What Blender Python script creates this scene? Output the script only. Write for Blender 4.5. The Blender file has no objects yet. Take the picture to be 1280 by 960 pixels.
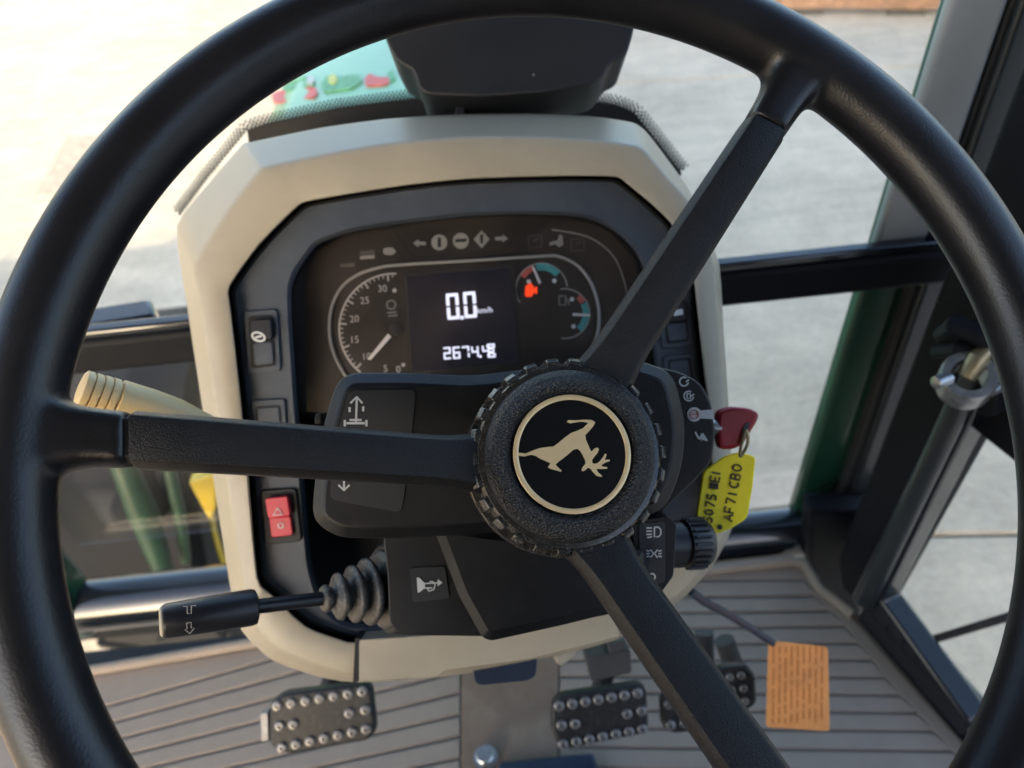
import bpy, bmesh, math, random
from mathutils import Vector, Matrix
random.seed(7)
R = math.radians
scene = bpy.context.scene
col = scene.collection

# ------------------------------------------------------------------ camera
F_PX = 967.0                      # focal length in pixels of a 1280 x 960 frame
PITCH, ROLL = R(44), R(6)
CAM = Vector((0, 0, 1.95))
fw = Vector((0, math.cos(PITCH), -math.sin(PITCH)))
up0 = Vector((0, math.sin(PITCH), math.cos(PITCH)))
rt = math.cos(ROLL) * Vector((1, 0, 0)) - math.sin(ROLL) * up0
up = math.sin(ROLL) * Vector((1, 0, 0)) + math.cos(ROLL) * up0
CM = Matrix(((rt.x, up.x, -fw.x, CAM.x), (rt.y, up.y, -fw.y, CAM.y), (rt.z, up.z, -fw.z, CAM.z), (0, 0, 0, 1)))
cd = bpy.data.cameras.new('camera'); camera = bpy.data.objects.new('camera', cd); col.objects.link(camera)
camera.matrix_world = CM
cd.sensor_width = 36; cd.lens = 36 * F_PX / 1280; cd.clip_start = 0.02; cd.clip_end = 500
cd.dof.use_dof = True; cd.dof.focus_distance = 0.30; cd.dof.aperture_fstop = 11.0
scene.camera = camera

# ------------------------------------------------------------------ light
SUN_EL, SUN_TRAVEL = R(17), Vector((0.25, 1.0)).normalized()     # the sun stands behind and left of the tractor
world = bpy.data.worlds.new('World'); scene.world = world; world.use_nodes = True
wn = world.node_tree.nodes; wl = world.node_tree.links
sky = wn.new('ShaderNodeTexSky'); sky.sky_type = 'NISHITA'; sky.sun_disc = False
sky.sun_elevation = SUN_EL; sky.sun_rotation = math.atan2(-SUN_TRAVEL.x, -SUN_TRAVEL.y)
sky.dust_density = 3.0; sky.air_density = 0.9; sky.ozone_density = 1.0
wl.new(sky.outputs[0], wn['Background'].inputs[0]); wn['Background'].inputs[1].default_value = 0.15
sd = bpy.data.lights.new('sun', 'SUN'); sun = bpy.data.objects.new('sun', sd); col.objects.link(sun)
sd.energy = 2.0; sd.angle = R(0.5); sd.color = (1.0, 0.83, 0.56)
sdir = Vector((SUN_TRAVEL.x * math.cos(SUN_EL), SUN_TRAVEL.y * math.cos(SUN_EL), -math.sin(SUN_EL)))
sun.rotation_euler = sdir.to_track_quat('-Z', 'Y').to_euler(); sun.location = (-3, -8, 9)
scene.view_settings.view_transform = 'Standard'; scene.view_settings.look = 'None'
scene.view_settings.gamma = 1; scene.view_settings.use_curve_mapping = False
scene.view_settings.exposure = 2.42
scene.render.resolution_x = 1024; scene.render.resolution_y = 768
scene.render.engine = 'CYCLES'
scene.cycles.max_bounces = 8; scene.cycles.diffuse_bounces = 4; scene.cycles.transparent_max_bounces = 12
scene.cycles.caustics_reflective = False; scene.cycles.caustics_refractive = False

# ------------------------------------------------------------------ pixel helpers
def cam3(px, py, d):                       # a pixel and a distance along the view axis -> camera space metres
    return Vector(((px - 640) / F_PX * d, -(py - 480) / F_PX * d, -d))
def P(px, py, d): return CM @ cam3(px, py, d)
def ray(px, py): return (fw + (px - 640) / F_PX * rt - (py - 480) / F_PX * up)
def on_z(px, py, z): r = ray(px, py); return CAM + r * ((z - CAM.z) / r.z)
def on_y(px, py, y): r = ray(px, py); return CAM + r * (y / r.y)
def on_plane(px, py, p0, n): r = ray(px, py); return CAM + r * ((p0 - CAM).dot(n) / r.dot(n))
S_M = 1 / F_PX
FLOOR = 1.10

# ------------------------------------------------------------------ materials
MATS = {}
def mat(name, colr, rough=0.5, metal=0.0, grain=0.0, gscale=900, var=0.0, vscale=25, coat=0.0, emit=None, estr=1.0, spec=0.5,
        gtype='noise', dist=0.0006, dust=0.0):
    m = bpy.data.materials.new(name); m.use_nodes = True; nt = m.node_tree; n = nt.nodes; l = nt.links
    b = n['Principled BSDF']
    b.inputs['Base Color'].default_value = (*colr, 1); b.inputs['Roughness'].default_value = rough
    b.inputs['Metallic'].default_value = metal; b.inputs['Coat Weight'].default_value = coat
    b.inputs['Specular IOR Level'].default_value = spec
    tc = n.new('ShaderNodeTexCoord'); obj = tc.outputs['Object']
    if var > 0:
        no = n.new('ShaderNodeTexNoise'); no.inputs['Scale'].default_value = vscale; no.inputs['Detail'].default_value = 6
        no.inputs['Roughness'].default_value = 0.65
        l.new(obj, no.inputs['Vector'])
        rp = n.new('ShaderNodeMapRange'); rp.inputs[3].default_value = 1 - var; rp.inputs[4].default_value = 1 + var
        rp.inputs[1].default_value = 0.3; rp.inputs[2].default_value = 0.7
        l.new(no.outputs['Fac'], rp.inputs[0])
        mx = n.new('ShaderNodeMix'); mx.data_type = 'RGBA'; mx.blend_type = 'MULTIPLY'; mx.inputs[0].default_value = 1
        mx.inputs[6].default_value = (*colr, 1); l.new(rp.outputs[0], mx.inputs[7])
        last = mx.outputs[2]
        if dust > 0:
            n2 = n.new('ShaderNodeTexNoise'); n2.inputs['Scale'].default_value = vscale * 6; n2.inputs['Detail'].default_value = 8
            l.new(obj, n2.inputs['Vector'])
            r2 = n.new('ShaderNodeMapRange'); r2.inputs[1].default_value = .52; r2.inputs[2].default_value = .75; r2.inputs[4].default_value = dust
            l.new(n2.outputs['Fac'], r2.inputs[0])
            m2 = n.new('ShaderNodeMix'); m2.data_type = 'RGBA'; l.new(r2.outputs[0], m2.inputs[0]); l.new(last, m2.inputs[6])
            m2.inputs[7].default_value = (.30, .27, .22, 1); last = m2.outputs[2]
        l.new(last, b.inputs['Base Color'])
        rr = n.new('ShaderNodeMapRange'); rr.inputs[3].default_value = max(.02, rough - .08); rr.inputs[4].default_value = min(1, rough + .1)
        l.new(no.outputs['Fac'], rr.inputs[0]); l.new(rr.outputs[0], b.inputs['Roughness'])
    if grain > 0:
        if gtype == 'voronoi':
            g = n.new('ShaderNodeTexVoronoi'); g.inputs['Scale'].default_value = gscale; out = g.outputs['Distance']
        else:
            g = n.new('ShaderNodeTexNoise'); g.inputs['Scale'].default_value = gscale; g.inputs['Detail'].default_value = 3; out = g.outputs['Fac']
        l.new(obj, g.inputs['Vector'])
        bp = n.new('ShaderNodeBump'); bp.inputs['Strength'].default_value = grain; bp.inputs['Distance'].default_value = dist
        l.new(out, bp.inputs['Height']); l.new(bp.outputs[0], b.inputs['Normal'])
    if emit:
        b.inputs['Emission Color'].default_value = (*emit, 1); b.inputs['Emission Strength'].default_value = estr
    MATS[name] = m
    return m
mat('rim_leather', (.008, .008, .010), .36, grain=.13, gscale=1000, var=.25, vscale=30, gtype='voronoi', dist=.0004)
mat('spoke_plastic', (.0060, .0058, .0062), .42, grain=.7, gscale=1700, var=.25, vscale=60, dist=.0006, spec=.36)
mat('hub_plastic', (.010, .010, .011), .46, grain=1.0, gscale=1100, gtype='voronoi', dist=.0009, var=.2, vscale=40)
mat('lug_plastic', (.022, .021, .020), .24, var=.3, vscale=200, dust=.3)
mat('gold', (.80, .60, .33), .36, .35, grain=.1, gscale=3000)
mat('badge_black', (.006, .006, .007), .22)
mat('cream', (.375, .325, .24), .40, grain=.3, gscale=1800, var=.09, vscale=14, dist=.0003, dust=.12)
mat('lever_cream', (.60, .43, .20), .38, grain=.15, gscale=1500, var=.06, vscale=20)
mat('dash_grey', (.046, .056, .072), .50, grain=.5, gscale=2200, var=.15, vscale=18, dist=.0003, dust=.06)
mat('pod_black', (.0095, .0100, .0115), .40, grain=.5, gscale=2000, var=.25, vscale=22, dist=.0003, dust=.02, spec=.30)
mat('decal_grey', (.020, .021, .024), .45, var=.1)
mat('gap_black', (.006, .006, .007), .7)
mat('rubber', (.045, .042, .038), .42, var=.3, vscale=90, dust=.5)
mat('stalk_black', (.012, .012, .015), .36, grain=.2, gscale=1500, var=.15, vscale=60)
mat('cluster_face', (.015, .013, .012), .35, var=.25, vscale=9)
mat('lcd', (.006, .007, .012), .18, emit=(.10, .13, .30), estr=.004)
mat('lcd_lit', (.3, .3, .4), .5, emit=(.80, .82, 1.0), estr=.21)
mat('print_white', (.62, .62, .60), .6)
mat('print_grey', (.25, .24, .225), .6)
mat('ring_silver', (.34, .33, .315), .35, .2)
mat('dial_print', (.42, .40, .39), .6)
mat('needle', (.66, .62, .60), .5)
mat('teal', (.05, .30, .29), .5)
mat('gauge_red', (.45, .09, .07), .5)
mat('lamp_red', (.6, .05, .01), .4, emit=(1.0, .055, .008), estr=.17)
mat('key_red', (.30, .012, .022), .36, grain=.15, gscale=900, var=.12)
mat('switch_red', (.52, .035, .055), .36, var=.08)
mat('tag_yellow', (1.0, .82, .015), .5, grain=.1, gscale=600, var=.05, vscale=60)
mat('ink', (.03, .022, .015), .6)
mat('tag_orange', (.86, .33, .085), .55, var=.16, vscale=30, grain=.2, gscale=400)
mat('tag_print', (.52, .17, .035), .6)
mat('worn_steel', (.22, .22, .225), .5, .6, var=.4, vscale=150)
mat('steel', (.42, .43, .44), .30, .9, var=.25, vscale=120)
mat('brass', (.30, .25, .15), .4, .7)
mat('mat_rubber', (.265, .22, .182), .70, grain=.35, gscale=700, var=.10, vscale=9, dust=.35, spec=.2)
mat('tunnel_shaded', (.20, .15, .115), 1.0, grain=.3, gscale=600, var=.25, vscale=7, dust=.3, spec=.12)  # darker than the mat: shade painted into the colour
mat('floor_black', (.035, .034, .034), .7, var=.2)
mat('frame_black', (.010, .013, .018), .16, var=.25, vscale=12, dust=.02, coat=.3)
mat('trim_black', (.0055, .0065, .009), .6, var=.3, vscale=10, dust=.01, spec=.15)
mat('seal', (.010, .010, .011), .7)
mat('strip_grey', (.022, .027, .030), .33, var=.2, vscale=8)
mat('pale_reflection', (.36, .38, .39), .35, var=.15, vscale=6)  # bright reflection on the upper pillar, as a colour
mat('green_paint', (.16, .42, .20), .34, coat=.3, var=.2, vscale=6)
mat('pillar_paint', (.012, .052, .032), .28, coat=.5, var=.2, vscale=6)
mat('arm_green', (.014, .045, .026), .4, var=.3)
mat('wheel_yellow', (.60, .40, .02), .35, var=.08)
mat('tyre', (.022, .023, .024), .75, grain=.4, gscale=120, var=.3, vscale=15)
mat('pedal_rubber', (.010, .0105, .0115), .5, var=.3, vscale=60, dust=.12, spec=.35)
mat('stud', (.20, .195, .19), .32, .4, var=.4, vscale=300)
mat('monitor_black', (.006, .0065, .009), .55, grain=.3, gscale=1500, var=.15)
mat('blue_black', (.012, .022, .045), .35, var=.2)
mat('patch_green', (.10, .36, .16), .5, var=.5, vscale=160)
mat('patch_red', (.66, .10, .08), .5, var=.2, vscale=90)
mat('patch_yellow', (.65, .60, .12), .5)
mat('patch_pale', (.55, .56, .50), .5)
mat('timber', (.36, .20, .115), .8, grain=.5, gscale=60, var=.4, vscale=14, dist=.004)
mat('cover', (.40, .33, .25), .7, grain=.4, gscale=50, var=.3, vscale=20)
mat('block', (.10, .09, .08), .9, var=.3)
mat('cladding', (.30, .31, .30), .5, var=.1, vscale=3)
mat('roof_sheet', (.14, .15, .155), .6, var=.15, vscale=2)
mat('headliner', (.10, .10, .095), .9, var=.05)
mat('roof_outer', (.02, .10, .045), .35)

def concrete():
    m = bpy.data.materials.new('concrete'); m.use_nodes = True; nt = m.node_tree; n = nt.nodes; l = nt.links; b = n['Principled BSDF']
    b.inputs['Roughness'].default_value = .85
    g = n.new('ShaderNodeNewGeometry'); pos = g.outputs['Position']
    def noise(s, d=6, r=.6, stretch=None):
        x = n.new('ShaderNodeTexNoise'); x.inputs['Scale'].default_value = s; x.inputs['Detail'].default_value = d; x.inputs['Roughness'].default_value = r
        if stretch:
            mp = n.new('ShaderNodeMapping'); mp.inputs['Scale'].default_value = stretch; mp.inputs['Rotation'].default_value = (0, 0, .6); l.new(pos, mp.inputs[0]); l.new(mp.outputs[0], x.inputs['Vector'])
        else: l.new(pos, x.inputs['Vector'])
        return x.outputs['Fac']
    def rng(v, a0, a1, b0, b1):
        r = n.new('ShaderNodeMapRange'); l.new(v, r.inputs[0])
        for i, q in enumerate((a0, a1, b0, b1)): r.inputs[i + 1].default_value = q
        return r.outputs[0]
    def mul(colr, v):
        x = n.new('ShaderNodeMix'); x.data_type = 'RGBA'; x.blend_type = 'MULTIPLY'; x.inputs[0].default_value = 1
        if isinstance(colr, tuple): x.inputs[6].default_value = colr
        else: l.new(colr, x.inputs[6])
        l.new(v, x.inputs[7]); return x.outputs[2]
    c = mul((.58, .49, .37, 1), rng(noise(.9, 5), .35, .65, .86, 1.1))
    c = mul(c, rng(noise(6, 8, .7), .3, .7, .84, 1.12))
    fine = noise(38, 6, .75); c = mul(c, rng(fine, .3, .7, .86, 1.12))
    c = mul(c, rng(noise(5, 6, .65, (.35, 2.6, 1)), .35, .65, .90, 1.06))       # broom and tyre streaks
    c = mul(c, rng(noise(2.1, 8, .7), .60, .72, 1.0, .74))                       # stains
    l.new(c, b.inputs['Base Color'])
    bp = n.new('ShaderNodeBump'); bp.inputs['Strength'].default_value = .7; bp.inputs['Distance'].default_value = .012; l.new(fine, bp.inputs['Height'])
    l.new(bp.outputs[0], b.inputs['Normal']); MATS['concrete'] = m
concrete()
def thin_fresnel(n, l, ior):
    ge = n.new('ShaderNodeNewGeometry'); fr = n.new('ShaderNodeFresnel')
    mr = n.new('ShaderNodeMapRange'); mr.inputs[3].default_value = ior; mr.inputs[4].default_value = 1 / ior
    l.new(ge.outputs['Backfacing'], mr.inputs[0]); l.new(mr.outputs[0], fr.inputs[0]); return fr
def glass():
    m = bpy.data.materials.new('glass'); m.use_nodes = True; nt = m.node_tree; n = nt.nodes; l = nt.links
    n.remove(n['Principled BSDF']); out = n['Material Output']
    tr = n.new('ShaderNodeBsdfTransparent'); tr.inputs[0].default_value = (.97, .985, .975, 1)
    gl = n.new('ShaderNodeBsdfGlossy'); gl.inputs['Roughness'].default_value = .03
    df = n.new('ShaderNodeBsdfDiffuse'); df.inputs[0].default_value = (.6, .58, .52, 1)
    fr = thin_fresnel(n, l, 1.4)
    m1 = n.new('ShaderNodeMixShader'); l.new(fr.outputs[0], m1.inputs[0]); l.new(tr.outputs[0], m1.inputs[1]); l.new(gl.outputs[0], m1.inputs[2])
    no = n.new('ShaderNodeTexNoise'); no.inputs['Scale'].default_value = 7; no.inputs['Detail'].default_value = 8
    mr = n.new('ShaderNodeMapRange'); mr.inputs[1].default_value = .35; mr.inputs[2].default_value = .75; mr.inputs[3].default_value = .004; mr.inputs[4].default_value = .028
    tcn = n.new('ShaderNodeTexCoord'); l.new(tcn.outputs['Object'], no.inputs['Vector']); l.new(no.outputs['Fac'], mr.inputs[0])
    m2 = n.new('ShaderNodeMixShader'); l.new(mr.outputs[0], m2.inputs[0]); l.new(m1.outputs[0], m2.inputs[1]); l.new(df.outputs[0], m2.inputs[2])
    l.new(m2.outputs[0], out.inputs[0]); MATS['glass'] = m
    m = bpy.data.materials.new('lens'); m.use_nodes = True; nt = m.node_tree; n = nt.nodes; l = nt.links
    n.remove(n['Principled BSDF']); out = n['Material Output']
    tr = n.new('ShaderNodeBsdfTransparent'); gl = n.new('ShaderNodeBsdfGlossy'); gl.inputs['Roughness'].default_value = .06
    fr = thin_fresnel(n, l, 1.3)
    m1 = n.new('ShaderNodeMixShader'); l.new(fr.outputs[0], m1.inputs[0]); l.new(tr.outputs[0], m1.inputs[1]); l.new(gl.outputs[0], m1.inputs[2])
    hz = n.new('ShaderNodeBsdfDiffuse'); hz.inputs[0].default_value = (.42, .30, .22, 1)  # brown diffuse paints a warm reflection into the lens
    no = n.new('ShaderNodeTexNoise'); no.inputs['Scale'].default_value = 16; no.inputs['Detail'].default_value = 6
    tcn = n.new('ShaderNodeTexCoord'); l.new(tcn.outputs['Object'], no.inputs['Vector'])
    mr = n.new('ShaderNodeMapRange'); mr.inputs[1].default_value = .4; mr.inputs[2].default_value = .7; mr.inputs[3].default_value = .010; mr.inputs[4].default_value = .05; l.new(no.outputs['Fac'], mr.inputs[0])
    m2 = n.new('ShaderNodeMixShader'); l.new(mr.outputs[0], m2.inputs[0]); l.new(m1.outputs[0], m2.inputs[1]); l.new(hz.outputs[0], m2.inputs[2])
    l.new(m2.outputs[0], out.inputs[0]); MATS['lens'] = m
glass()

# ------------------------------------------------------------------ mesh helpers
class MB:
    def __init__(s): s.v = []; s.f = []
    def add(s, vs, fs):
        o = len(s.v); s.v += [Vector(v) for v in vs]; s.f += [tuple(i + o for i in f) for f in fs]; return s
    def loft(s, rings, cap0=True, cap1=True, closed=True):
        n = len(rings[0]); vs = [v for r_ in rings for v in r_]; fs = []
        for k in range(len(rings) - 1):
            for i in range(n if closed else n - 1):
                j = (i + 1) % n; fs.append((k * n + i, k * n + j, (k + 1) * n + j, (k + 1) * n + i))
        if cap0: fs.append(tuple(range(n))[::-1])
        if cap1: fs.append(tuple((len(rings) - 1) * n + i for i in range(n)))
        return s.add(vs, fs)
    def tube(s, pts, rads, seg=16, cap=True):
        pts = [Vector(p) for p in pts]; rings = []; ref = None
        for i, p in enumerate(pts):
            t = (pts[min(i + 1, len(pts) - 1)] - pts[max(i - 1, 0)]).normalized()
            if ref is None: ref = t.orthogonal().normalized()
            a = (ref - t * ref.dot(t)).normalized(); b = t.cross(a); ref = a
            r_ = rads[i] if hasattr(rads, '__len__') else rads
            rings.append([p + r_ * (math.cos(q) * a + math.sin(q) * b) for q in [2 * math.pi * k / seg for k in range(seg)]])
        return s.loft(rings, cap, cap)
    def lathe(s, o, ax, prof, seg=48, cap=True):
        ax = Vector(ax).normalized(); a = ax.orthogonal().normalized(); b = ax.cross(a); o = Vector(o)
        rings = [[o + ax * h + r_ * (math.cos(q) * a + math.sin(q) * b) for q in [2 * math.pi * k / seg for k in range(seg)]] for h, r_ in prof]
        return s.loft(rings, cap, cap)
    def box(s, lo, hi):
        x0, y0, z0 = lo; x1, y1, z1 = hi
        return s.loft([[(x0, y0, z0), (x1, y0, z0), (x1, y1, z0), (x0, y1, z0)], [(x0, y0, z1), (x1, y0, z1), (x1, y1, z1), (x0, y1, z1)]])
    def prism(s, poly, off):                       # a polygon of points pushed along a vector
        return s.loft([[Vector(p) for p in poly], [Vector(p) + off for p in poly]])
    def build(s, name, m, parent=None, bevel=0.0, bseg=3, smooth=35, sub=0):
        c = Vector((0, 0, 0))
        for v in s.v: c += v
        c /= max(1, len(s.v))
        me = bpy.data.meshes.new(name); me.from_pydata([tuple(v - c) for v in s.v], [], s.f); me.validate()
        bm = bmesh.new(); bm.from_mesh(me); bmesh.ops.recalc_face_normals(bm, faces=bm.faces)
        big = [f for f in bm.faces if len(f.verts) > 4]
        if big and not bevel: bmesh.ops.triangulate(bm, faces=big, ngon_method='EAR_CLIP')
        bm.to_mesh(me); bm.free()
        if isinstance(m, str): m = MATS[m]
        me.materials.append(m)
        ob = bpy.data.objects.new(name, me); col.objects.link(ob); ob.location = c
        if smooth:
            me.polygons.foreach_set('use_smooth', [True] * len(me.polygons)); me.set_sharp_from_angle(angle=R(smooth))
        if bevel:
            b = ob.modifiers.new('bevel', 'BEVEL'); b.width = bevel; b.segments = bseg; b.limit_method = 'ANGLE'; b.angle_limit = R(28); b.harden_normals = False
        if parent is not None:
            ob.parent = parent; ob.matrix_parent_inverse = Matrix.Identity(4)
            pw = parent.matrix_world if parent.parent is None else None
            ob.location = c - origin_of(parent)
        return ob
def origin_of(o):
    p = Vector(o.location)
    while o.parent is not None: o = o.parent; p += o.location
    return p
def thing(name, label, cat, loc, group=None):
    o = bpy.data.objects.new(name, None); col.objects.link(o); o.location = loc; o.empty_display_size = .03
    o['label'] = label; o['category'] = cat
    if group: o['group'] = group
    return o
def rounded(poly, r_, n=4):
    out = []; k = len(poly)
    for i in range(k):
        a, b, c = Vector(poly[i - 1]), Vector(poly[i]), Vector(poly[(i + 1) % k])
        u, w = (a - b), (c - b); rr = min(r_, u.length * .45, w.length * .45)
        p0, p1 = b + u.normalized() * rr, b + w.normalized() * rr
        for q in range(n + 1):
            t = q / n; out.append(tuple((1 - t) ** 2 * p0 + 2 * t * (1 - t) * b + t * t * p1))
    return out
def pp(poly, d): return [P(x, y, d) for x, y in poly]
def px_prism(name, poly, d0, d1, m, parent, bevel=0.0, bseg=3, grow=1.0):    # pixel outline at distance d0, pushed straight back to d1
    cx = sum(p[0] for p in poly) / len(poly); cy = sum(p[1] for p in poly) / len(poly)
    front = [cam3(x, y, d0) for x, y in poly]; c = cam3(cx, cy, d0)
    back = [Vector((c.x + (v.x - c.x) * grow, c.y + (v.y - c.y) * grow, -d1)) for v in front]
    mb = MB(); mb.loft([[CM @ v for v in front], [CM @ v for v in back]])
    return mb.build(name, m, parent, bevel, bseg)
def inset(poly, k):
    n = len(poly); out = []; ar = sum(poly[i][0] * poly[(i + 1) % n][1] - poly[(i + 1) % n][0] * poly[i][1] for i in range(n)); sg = 1 if ar > 0 else -1
    for i in range(n):
        a, b, c = Vector(poly[i - 1]), Vector(poly[i]), Vector(poly[(i + 1) % n])
        n1 = (b - a).normalized(); n2 = (c - b).normalized(); m1 = Vector((-n1.y, n1.x)) * sg; m2 = Vector((-n2.y, n2.x)) * sg
        m_ = (m1 + m2); L = max(.3, m_.length_squared / 2); out.append(tuple(b + m_ / L * k * .999))
    return out
def px_chamfer(name, poly, d0, d1, d2, k, m, parent, grow=1.0, bevel=.0008):   # face at d0, chamfer k pixels wide back to d1, walls to d2
    fc = inset(poly, k); cx = sum(p[0] for p in poly) / len(poly); cy = sum(p[1] for p in poly) / len(poly); c = cam3(cx, cy, d1)
    ring1 = [cam3(x, y, d1) for x, y in poly]
    back = [Vector((c.x + (v.x - c.x) * grow, c.y + (v.y - c.y) * grow, -d2)) for v in ring1]
    mb = MB(); mb.loft([[P(x, y, d0) for x, y in fc], [CM @ v for v in ring1], [CM @ v for v in back]])
    return mb.build(name, m, parent, bevel, 2)
def px_flat(name, poly, d, m, parent, th=.0004):
    return px_prism(name, poly, d - th, d + .0003, m, parent)
def stroke_poly(mb, pts, w, d, th=.0004, closed=False):                       # ribbon along a pixel polyline
    pts = [Vector(p) for p in pts]; n = len(pts); L, Rr = [], []
    for i in range(n):
        if closed: t = pts[(i + 1) % n] - pts[i - 1]
        else: t = pts[min(i + 1, n - 1)] - pts[max(i - 1, 0)]
        t.normalize(); q = Vector((-t.y, t.x)) * w / 2
        L.append(pts[i] + q); Rr.append(pts[i] - q)
    m_ = n if closed else n - 1
    for i in range(m_):
        j = (i + 1) % n
        quad = [L[i], L[j], Rr[j], Rr[i]]
        mb.loft([[P(v.x, v.y, d - th) for v in quad], [P(v.x, v.y, d + .0003) for v in quad]])
def strokes(name, lines, w, d, m, parent, th=.0004, closed=False):
    mb = MB()
    for ln in lines: stroke_poly(mb, ln, w, d, th, closed)
    return mb.build(name, m, parent, smooth=0)
def arc(cx, cy, r_, a0, a1, n=24): return [(cx + r_ * math.cos(R(a0 + (a1 - a0) * k / n)), cy - r_ * math.sin(R(a0 + (a1 - a0) * k / n))) for k in range(n + 1)]
def disc(cx, cy, r_, n=14): return [(cx + r_ * math.cos(2 * math.pi * k / n), cy + r_ * math.sin(2 * math.pi * k / n)) for k in range(n)]
def text(name, s, cx, cy, size, d, m, parent, rot=0.0, th=.0002):             # lettering centred on a pixel, size = cap height in pixels
    cu = bpy.data.curves.new(name, 'FONT'); cu.body = s; cu.size = 1; cu.align_x = 'CENTER'; cu.align_y = 'CENTER'; cu.resolution_u = 3
    tmp = bpy.data.objects.new('tmp', cu); col.objects.link(tmp)
    dg = bpy.context.evaluated_depsgraph_get(); me0 = tmp.evaluated_get(dg).to_mesh()
    k = size / .70; c, sn = math.cos(R(rot)), math.sin(R(rot)); mb = MB(); vs = []
    for v in me0.vertices:
        x, y = v.co.x * k, v.co.y * k
        vs.append(P(cx + x * c - y * sn, cy - (x * sn + y * c), d - th))
    mb.add(vs, [tuple(p.vertices) for p in me0.polygons])
    tmp.evaluated_get(dg).to_mesh_clear(); bpy.data.objects.remove(tmp); bpy.data.curves.remove(cu)
    return mb.build(name, m, parent, smooth=0)

# ================================================================== THE SETTING
# ground: concrete yard cast in bays
g = MB().box((-60, -60, -.30), (60, 60, -.03)).build('ground', 'concrete'); g['kind'] = 'structure'
j0, j1 = on_z(900, 672, 0), on_z(1240, 668, 0)
ax = (j1 - j0); ax.z = 0; ax.normalize(); ay = Vector((-ax.y, ax.x, 0))
BAY = 3.2
shared = None
for i in range(-7, 6):
    for k in range(-3, 6):
        o = j0 + ax * ((i + .36) * BAY) + ay * (k * BAY)
        if shared is None:
            gp = .006
            mb = MB().prism([(gp, gp, -.06), (BAY - gp, gp, -.06), (BAY - gp, BAY - gp, -.06), (gp, BAY - gp, -.06)], Vector((0, 0, .06)))
            c = Vector((BAY / 2, BAY / 2, -.03))
            s_ = mb.build('slab', 'concrete', None, bevel=.006, bseg=2); shared = s_
        else:
            s_ = shared.copy(); col.objects.link(s_)
        ang = math.atan2(ax.y, ax.x)
        ctr = o + ax * (BAY / 2) + ay * (BAY / 2); ctr.z = -.03 + random.uniform(-.002, .002)
        s_.rotation_euler = (0, 0, ang); s_.parent = g; s_.location = ctr - g.location

# unseen shed added behind the tractor to block the sun
t = SUN_TRAVEL; slope = math.tan(SUN_EL)
YB = -12.0
def reach_h(y): return (y - YB) / t.y * slope
xe = -1.25 + (YB - .5) * t.x / t.y
def shed(label, x0, x1, h, depth):
    s = thing('shade_shed', label, 'shed', ((x0 + x1) / 2, YB - depth / 2, 0))
    mb = MB(); w = .30; n = int((x1 - x0) / w)
    for k in range(n):
        a = x0 + (x1 - x0) * k / n; b = x0 + (x1 - x0) * (k + 1) / n
        mb.box((a, YB - .25, .0), (b - .06, YB - .0, h)); mb.box((b - .06, YB - .25, 0), (b, YB - .03, h))
    mb.box((x0, YB - depth, 0), (x0 + .2, YB - .26, h - .05)); mb.box((x1 - .2, YB - depth, 0), (x1, YB - .26, h - .05))
    mb.build('wall', 'cladding', s, smooth=0)
    MB().prism([(x0, YB + .001, h + .004), (x1, YB + .001, h + .004), (x1, YB - depth, h + .8), (x0, YB - depth, h + .8)], Vector((0, 0, .12))).build('roof', 'roof_sheet', s, smooth=0)
shed('unseen tall grey corrugated shed added behind the tractor to block the sun', xe, 24, reach_h(11.0), 10)

# straw bale added out of view to throw a shadow across the yard
bale = thing('shade_bale', 'unseen rectangular straw bale added left of the tractor to cast a shadow', 'bale', (-2.6, .95, 0))
mat('straw', (.50, .38, .18), .9, grain=.8, gscale=60, var=.3, vscale=12, dist=.01)
MB().box((-3.5, .55, .004), (-1.72, 1.40, .59)).build('straw_block', 'straw', bale, bevel=.05)
for x in (-3.2, -2.8, -2.4, -2.0): MB().box((x, .54, .01), (x + .012, 1.41, .598)).build('twine', 'patch_green', bale, bevel=.003)

# cover set into the yard
cv = thing('drain_cover', 'square brown drain cover set in the sunlit yard', 'drain cover', on_z(85, 210, .004))
MB().prism([on_z(x, y, .002) for x, y in [(84, 172), (150, 170), (128, 245), (44, 247)]], Vector((0, 0, .008))).build('cover_plate', 'cover', cv, bevel=.003)

# baulk of timber lying on blocks across the yard
tl, tr_ = on_z(930, 20, 0), on_z(1260, 22, 0)
dirv = (tr_ - tl).normalized(); nrm = Vector((-dirv.y, dirv.x, 0))
tb = thing('timber_baulk', 'weathered brown timber baulk lying on low blocks across the yard', 'timber', (tl + tr_) / 2)
a, b = tl - dirv * .4, tr_ + dirv * .5
MB().prism([a + Vector((0, 0, .045)), b + Vector((0, 0, .045)), b + nrm * .16 + Vector((0, 0, .045)), a + nrm * .16 + Vector((0, 0, .045))], Vector((0, 0, .13))).build('beam', 'timber', tb, bevel=.008)
for q in (.06, .27, .52, .8):
    c = a + (b - a) * q
    MB().prism([c + nrm * .02, c + dirv * .22 + nrm * .02, c + dirv * .22 + nrm * .14, c + nrm * .14], Vector((0, 0, .045))).build('block', 'block', tb, bevel=.004)

# ================================================================== CAB SHELL
YF = .535
cab = thing('tractor_cab', 'tractor cab frame with dark green corner pillar, black window bars and floor', 'tractor cab', (-.1, .5, FLOOR))
MB().box((-.60, -.6, FLOOR - .06), (.335, .50, FLOOR - .012)).build('floor_pan', 'floor_black', cab, bevel=.006)
XL, XR = -.585, .40
def ybar(name, poly, y, th, m, bevel=.004, parent=cab):      # outline seen in the plane y, pushed forward by th
    return MB().prism([on_y(px, py, y) for px, py in poly], Vector((0, th, 0))).build(name, m, parent, bevel=bevel)
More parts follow.
